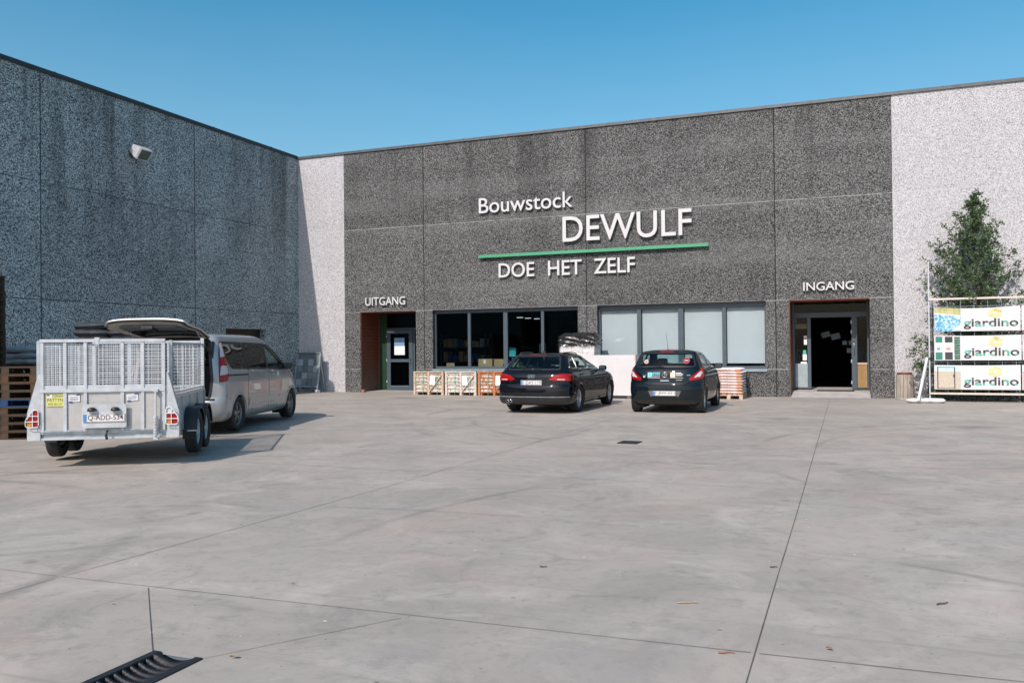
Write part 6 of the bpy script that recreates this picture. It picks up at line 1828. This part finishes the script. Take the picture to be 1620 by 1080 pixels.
        q = MB(); V = [(pt(p.x, p.y)[0], pt(p.x, p.y)[1]-.010, pt(p.x, p.y)[2]) for p in P]
        if dark: q.add(V, dark, 'ink_char')
        if green: q.add(V, green, 'ink_green')
        bm.free(); q.build('lettering', o)
        q = MB(); cx, cz = .71, .73
        A = w/h
        for k in range(6):
            a = 2*math.pi*k/6+.5; ctr = (cx+.050*math.cos(a), cz+.125*math.sin(a)); m = 'petal_orange' if (k == 1 and kind != 'gate') or (kind == 'pool' and k in (0, 1)) else 'petal_yellow'
            pts = [(ctr[0]+.036*math.cos(s*.5), ctr[1]+.092*math.sin(s*.5)) for s in range(13)]
            pts = [(u, min(v, .985)) for u, v in pts]
            q.add([(pt(u, v)[0], pt(u, v)[1]-.004-.0003*k, pt(u, v)[2]) for u, v in pts], [tuple(range(13))], m)
        q.add([(pt(cx+.025*math.cos(s*.5), cz+.025*A*math.sin(s*.5))[0], pt(cx, cz)[1]-.008, pt(cx+.025*math.cos(s*.5), cz+.06*math.sin(s*.5))[2]) for s in range(13)], [tuple(range(13))], 'cloth_white')
        q.build('flower_print', o)
        q = MB()
        for u in (.01, .34, .66, .99):
            for v in (.03, .97): x, y, zz = pt(u, v); q.tube([(x, y-.004, zz), (x, .055, zz+(.03 if v > .5 else -.03))], .004, 'black_plastic', 5)
        q.build('tie', o)
        return o
    banner(2.295, 4.305, 1.835, 2.485, 'pool', 'top banner with a blue pool picture, hung on the fence')
    banner(2.285, 4.32, 1.06, 1.725, 'rolls', 'middle banner picturing upright rolls, hung on the fence')
    banner(2.275, 4.295, .285, .94, 'gate', 'lowest banner picturing a wire gate, hung on the fence')
    banner(4.335, 6.30, 1.835, 2.485, 'green', 'top banner cut off by the right edge of the photo')
    banner(4.345, 6.30, 1.06, 1.725, 'rolls', 'middle banner cut off by the right edge of the photo')
    banner(4.325, 6.30, .285, .94, 'gate', 'lowest banner cut off by the right edge of the photo')
def banner_mats():
    t = NT('pool_print'); o = t.xyz()
    v = t.voro(26); s1 = t.n.new('ShaderNodeSeparateColor'); t.link(v, s1.inputs[0])
    water = t.ramp(s1.outputs[0], [(.0, (.06, .22, .40)), (.5, (.15, .42, .62)), (.95, (.6, .78, .85))])
    edge = t.math('ADD', o['Z'], t.math('MULTIPLY', o['X'], .12))
    top = t.mix(t.ramp(t.noise(9, 4), [(.4, 0.0), (.6, 1.0)]), (.55, .45, .24), (.30, .36, .14))
    rim = t.mix(t.math('GREATER_THAN', edge, .50), (.68, .66, .6), top)
    t.set(color=t.mix(t.math('GREATER_THAN', edge, .47), water, rim), rough=.5)
    simple('sand_print', (.50, .43, .34), .5, 0, .15, 30); simple('pale_sky_print', (.50, .62, .68), .5, 0, .1); simple('sticker_teal_dark', (.03, .20, .15), .5); simple('ink_red_soft', (.62, .25, .25), .5); simple('leaf_roll', (.05, .14, .10), .5, 0, .5, 25)
banner_mats(); banner_fence()

def add_leaf(vs, fs, p, d, rng, s):
    """one folded leaf of two triangles"""
    d = d.normalized(); r = Vector((rng.uniform(-1, 1), rng.uniform(-1, 1), rng.uniform(-1, 1)))
    x = d.cross(r)
    if x.length < 1e-3: return
    x.normalize(); n = x.cross(d); k = len(vs)
    vs += [p, p+d*s*.5+x*s*.28+n*s*.08, p+d*s, p+d*s*.5-x*s*.28+n*s*.08]
    fs += [(k, k+1, k+2), (k, k+2, k+3)]
def tree():
    rng = random.Random(21); H = 5.82; bx, by, bz = 3.42, 25.93, gz(26)
    t = thing('evergreen_tree', 'loose cone shaped evergreen tree growing behind the banner fence', 'tree', (bx, by, bz))
    b = MB(); pts = []
    for i in range(15):
        u = i/14; pts.append((.05*math.sin(u*5)+.02*math.sin(u*13), .03*math.cos(u*6), H*.97*u))
    b.tube(pts, .075, 'bark', 8, .006); b.build('trunk', t)
    L = MB(); vs = []; fs = []; limbs = MB()
    def prof(z):  # crown half width
        u = z/H
        for (a, ra), (c, rc) in zip(((0, .9), (.10, 1.35), (.30, 1.40), (.42, 1.42), (.50, 1.36), (.60, 1.18), (.70, .86), (.80, .54), (.90, .26), (.96, .09)), ((.10, 1.35), (.30, 1.40), (.42, 1.42), (.50, 1.36), (.60, 1.18), (.70, .86), (.80, .54), (.90, .26), (.96, .09), (1.0, .02))):
            if a <= u <= c: return ra+(rc-ra)*(u-a)/(c-a)
        return .02
    def twig(p, d, L_, n, s):
        d = d.normalized()
        for i in range(n):
            u = (i+.6)/n; q = p+d*L_*u+Vector((0, 0, -.02*u))
            for k in range(2):
                o = Vector((rng.gauss(0, 1), rng.gauss(0, 1), rng.gauss(.2, .8))); add_leaf(vs, fs, q+o*.012, d*.5+o*.7, rng, s*rng.uniform(.75, 1.25))
    for i in range(92):
        z = H*(.03+.93*(i/92)**1.0); a = i*2.399+rng.uniform(-.3, .3); r = prof(z)*rng.choice((.35, .55, .75, .9, 1.0, 1.1))*rng.uniform(.85, 1.1)
        if rng.random() < .12 and z > 2.2: r *= 1.18
        d = Vector((math.cos(a)*(.86 if math.cos(a) < 0 else 1.0), math.sin(a)*.62, 0)); 
        if d.y > 0: d.y *= .75
        p0 = Vector((0, 0, max(z-r*.42, .1)))
        tip = Vector((d.x*r, d.y*r, min(z+r*.42, H*1.0)))
        if tip.y > .60: tip.y = .60
        mid = (p0+tip)/2+Vector((0, 0, -.05*r))
        limbs.tube([p0, mid, tip], max(.004, .014*r), 'bark', 5, .003)
        n = int(5+r*12)
        for k in range(n):
            u = .22+.78*k/n; q = (p0*(1-u)**2+mid*2*u*(1-u)+tip*u*u) if u < 1 else tip
            sd = Vector((rng.gauss(0, .8), rng.gauss(0, .55), rng.gauss(.25, .55)))+(tip-p0).normalized()*.6
            twig(q+Vector((rng.gauss(0, .05), rng.gauss(0, .05), rng.gauss(0, .05))), sd, rng.uniform(.10, .24)*(.55+.45*min(r, 1)), rng.randint(4, 7), .082)
    for i in range(20):   # long thin shoots standing out of the crown
        z = H*rng.uniform(.38, .86); a = rng.uniform(0, 6.283); r = prof(z)*rng.uniform(1.0, 1.3)
        if math.cos(a) < -.5 and z < 3.2: r *= .85
        p0 = Vector((math.cos(a)*r*.4, math.sin(a)*r*.2, z-r*.25)); tip = Vector((math.cos(a)*r, max(min(math.sin(a)*r*.5, .55), -.5), min(z+r*rng.uniform(.3, .6), H)))
        limbs.tube([p0, (p0+tip)/2+Vector((0, 0, -.04)), tip], .009, 'bark', 5, .003)
        for k in range(9): q = p0.lerp(tip, .3+.7*k/8); twig(q, (tip-p0).normalized()+Vector((rng.gauss(0, .5), rng.gauss(0, .4), rng.gauss(.2, .5))), .13, 4, .075)
    for i in range(16):   # leader and thin shoots at the top
        z = H*rng.uniform(.84, 1.0); twig(Vector((rng.gauss(0, .03), 0, z-.1)), Vector((rng.gauss(0, .4), rng.gauss(0, .3), 1)), .14, 5, .05)
    # a low limb reaching out to the left of the post
    for (zz, xx, dz) in ((1.55, -1.62, .55), (1.15, -1.66, .62), (.85, -1.55, .18), (2.1, -1.25, .4), (1.0, -1.45, .1)):
        p0 = Vector((-.2, 0, zz-.3)); tip = Vector((xx, -.25, zz+dz*.35)); limbs.tube([p0, (p0+tip)/2+Vector((0, 0, .06)), tip], .014, 'bark', 5, .004)
        for k in range(24):
            u = .45+.55*k/23; q = p0.lerp(tip, u); twig(q, Vector((rng.gauss(-.3, .7), rng.gauss(0, .6), rng.gauss(.1, .8))), .20, 6, .075)
    keep = [(p.y > -.52 or p.z > 2.75) for p in vs]; fs = [f for f in fs if all(keep[i] for i in f)]
    V = []
    for p in vs: V.append(Vector((p.x, min(p.y, .63), p.z)))
    L.add(V, fs, 'leaf_green'); L.build('crown', t); limbs.build('limb', t)
tree()
def hedge():
    rng = random.Random(31); vs = []; fs = []
    x0, x1 = -1.15, 3.6
    for i in range(5200):
        x = rng.uniform(x0, x1); y = rng.gauss(0, .16); u = rng.random()
        top = .95+.22*math.sin(x*2.1)+.12*math.sin(x*5.3+1)
        if x < -.75: top *= .35
        zc = top*u**.75; y = max(-.34, min(.30, y*(1.3-.4*u)))
        d = Vector((rng.gauss(0, 1), rng.gauss(-.5, .8), rng.gauss(.5, .8))); add_leaf(vs, fs, Vector((x, y, zc)), d, rng, .075*rng.uniform(.7, 1.2))
    t = thing('hedge', 'low dark leafy hedge along the wall foot behind the banners', 'hedge', (3.35, 25.95, gz(26)))
    b = MB(); b.add(vs, fs, 'leaf_hedge'); b.build('foliage', t)
    s = MB()
    for i in range(16): x = x0+.2+(x1-x0-.4)*i/15; s.tube([(x, 0, 0), (x+rng.uniform(-.1, .1), rng.uniform(-.1, .1), .45), (x+rng.uniform(-.2, .2), rng.uniform(-.15, .15), .8)], .012, 'bark', 5, .005)
    s.build('stem', t)
hedge()
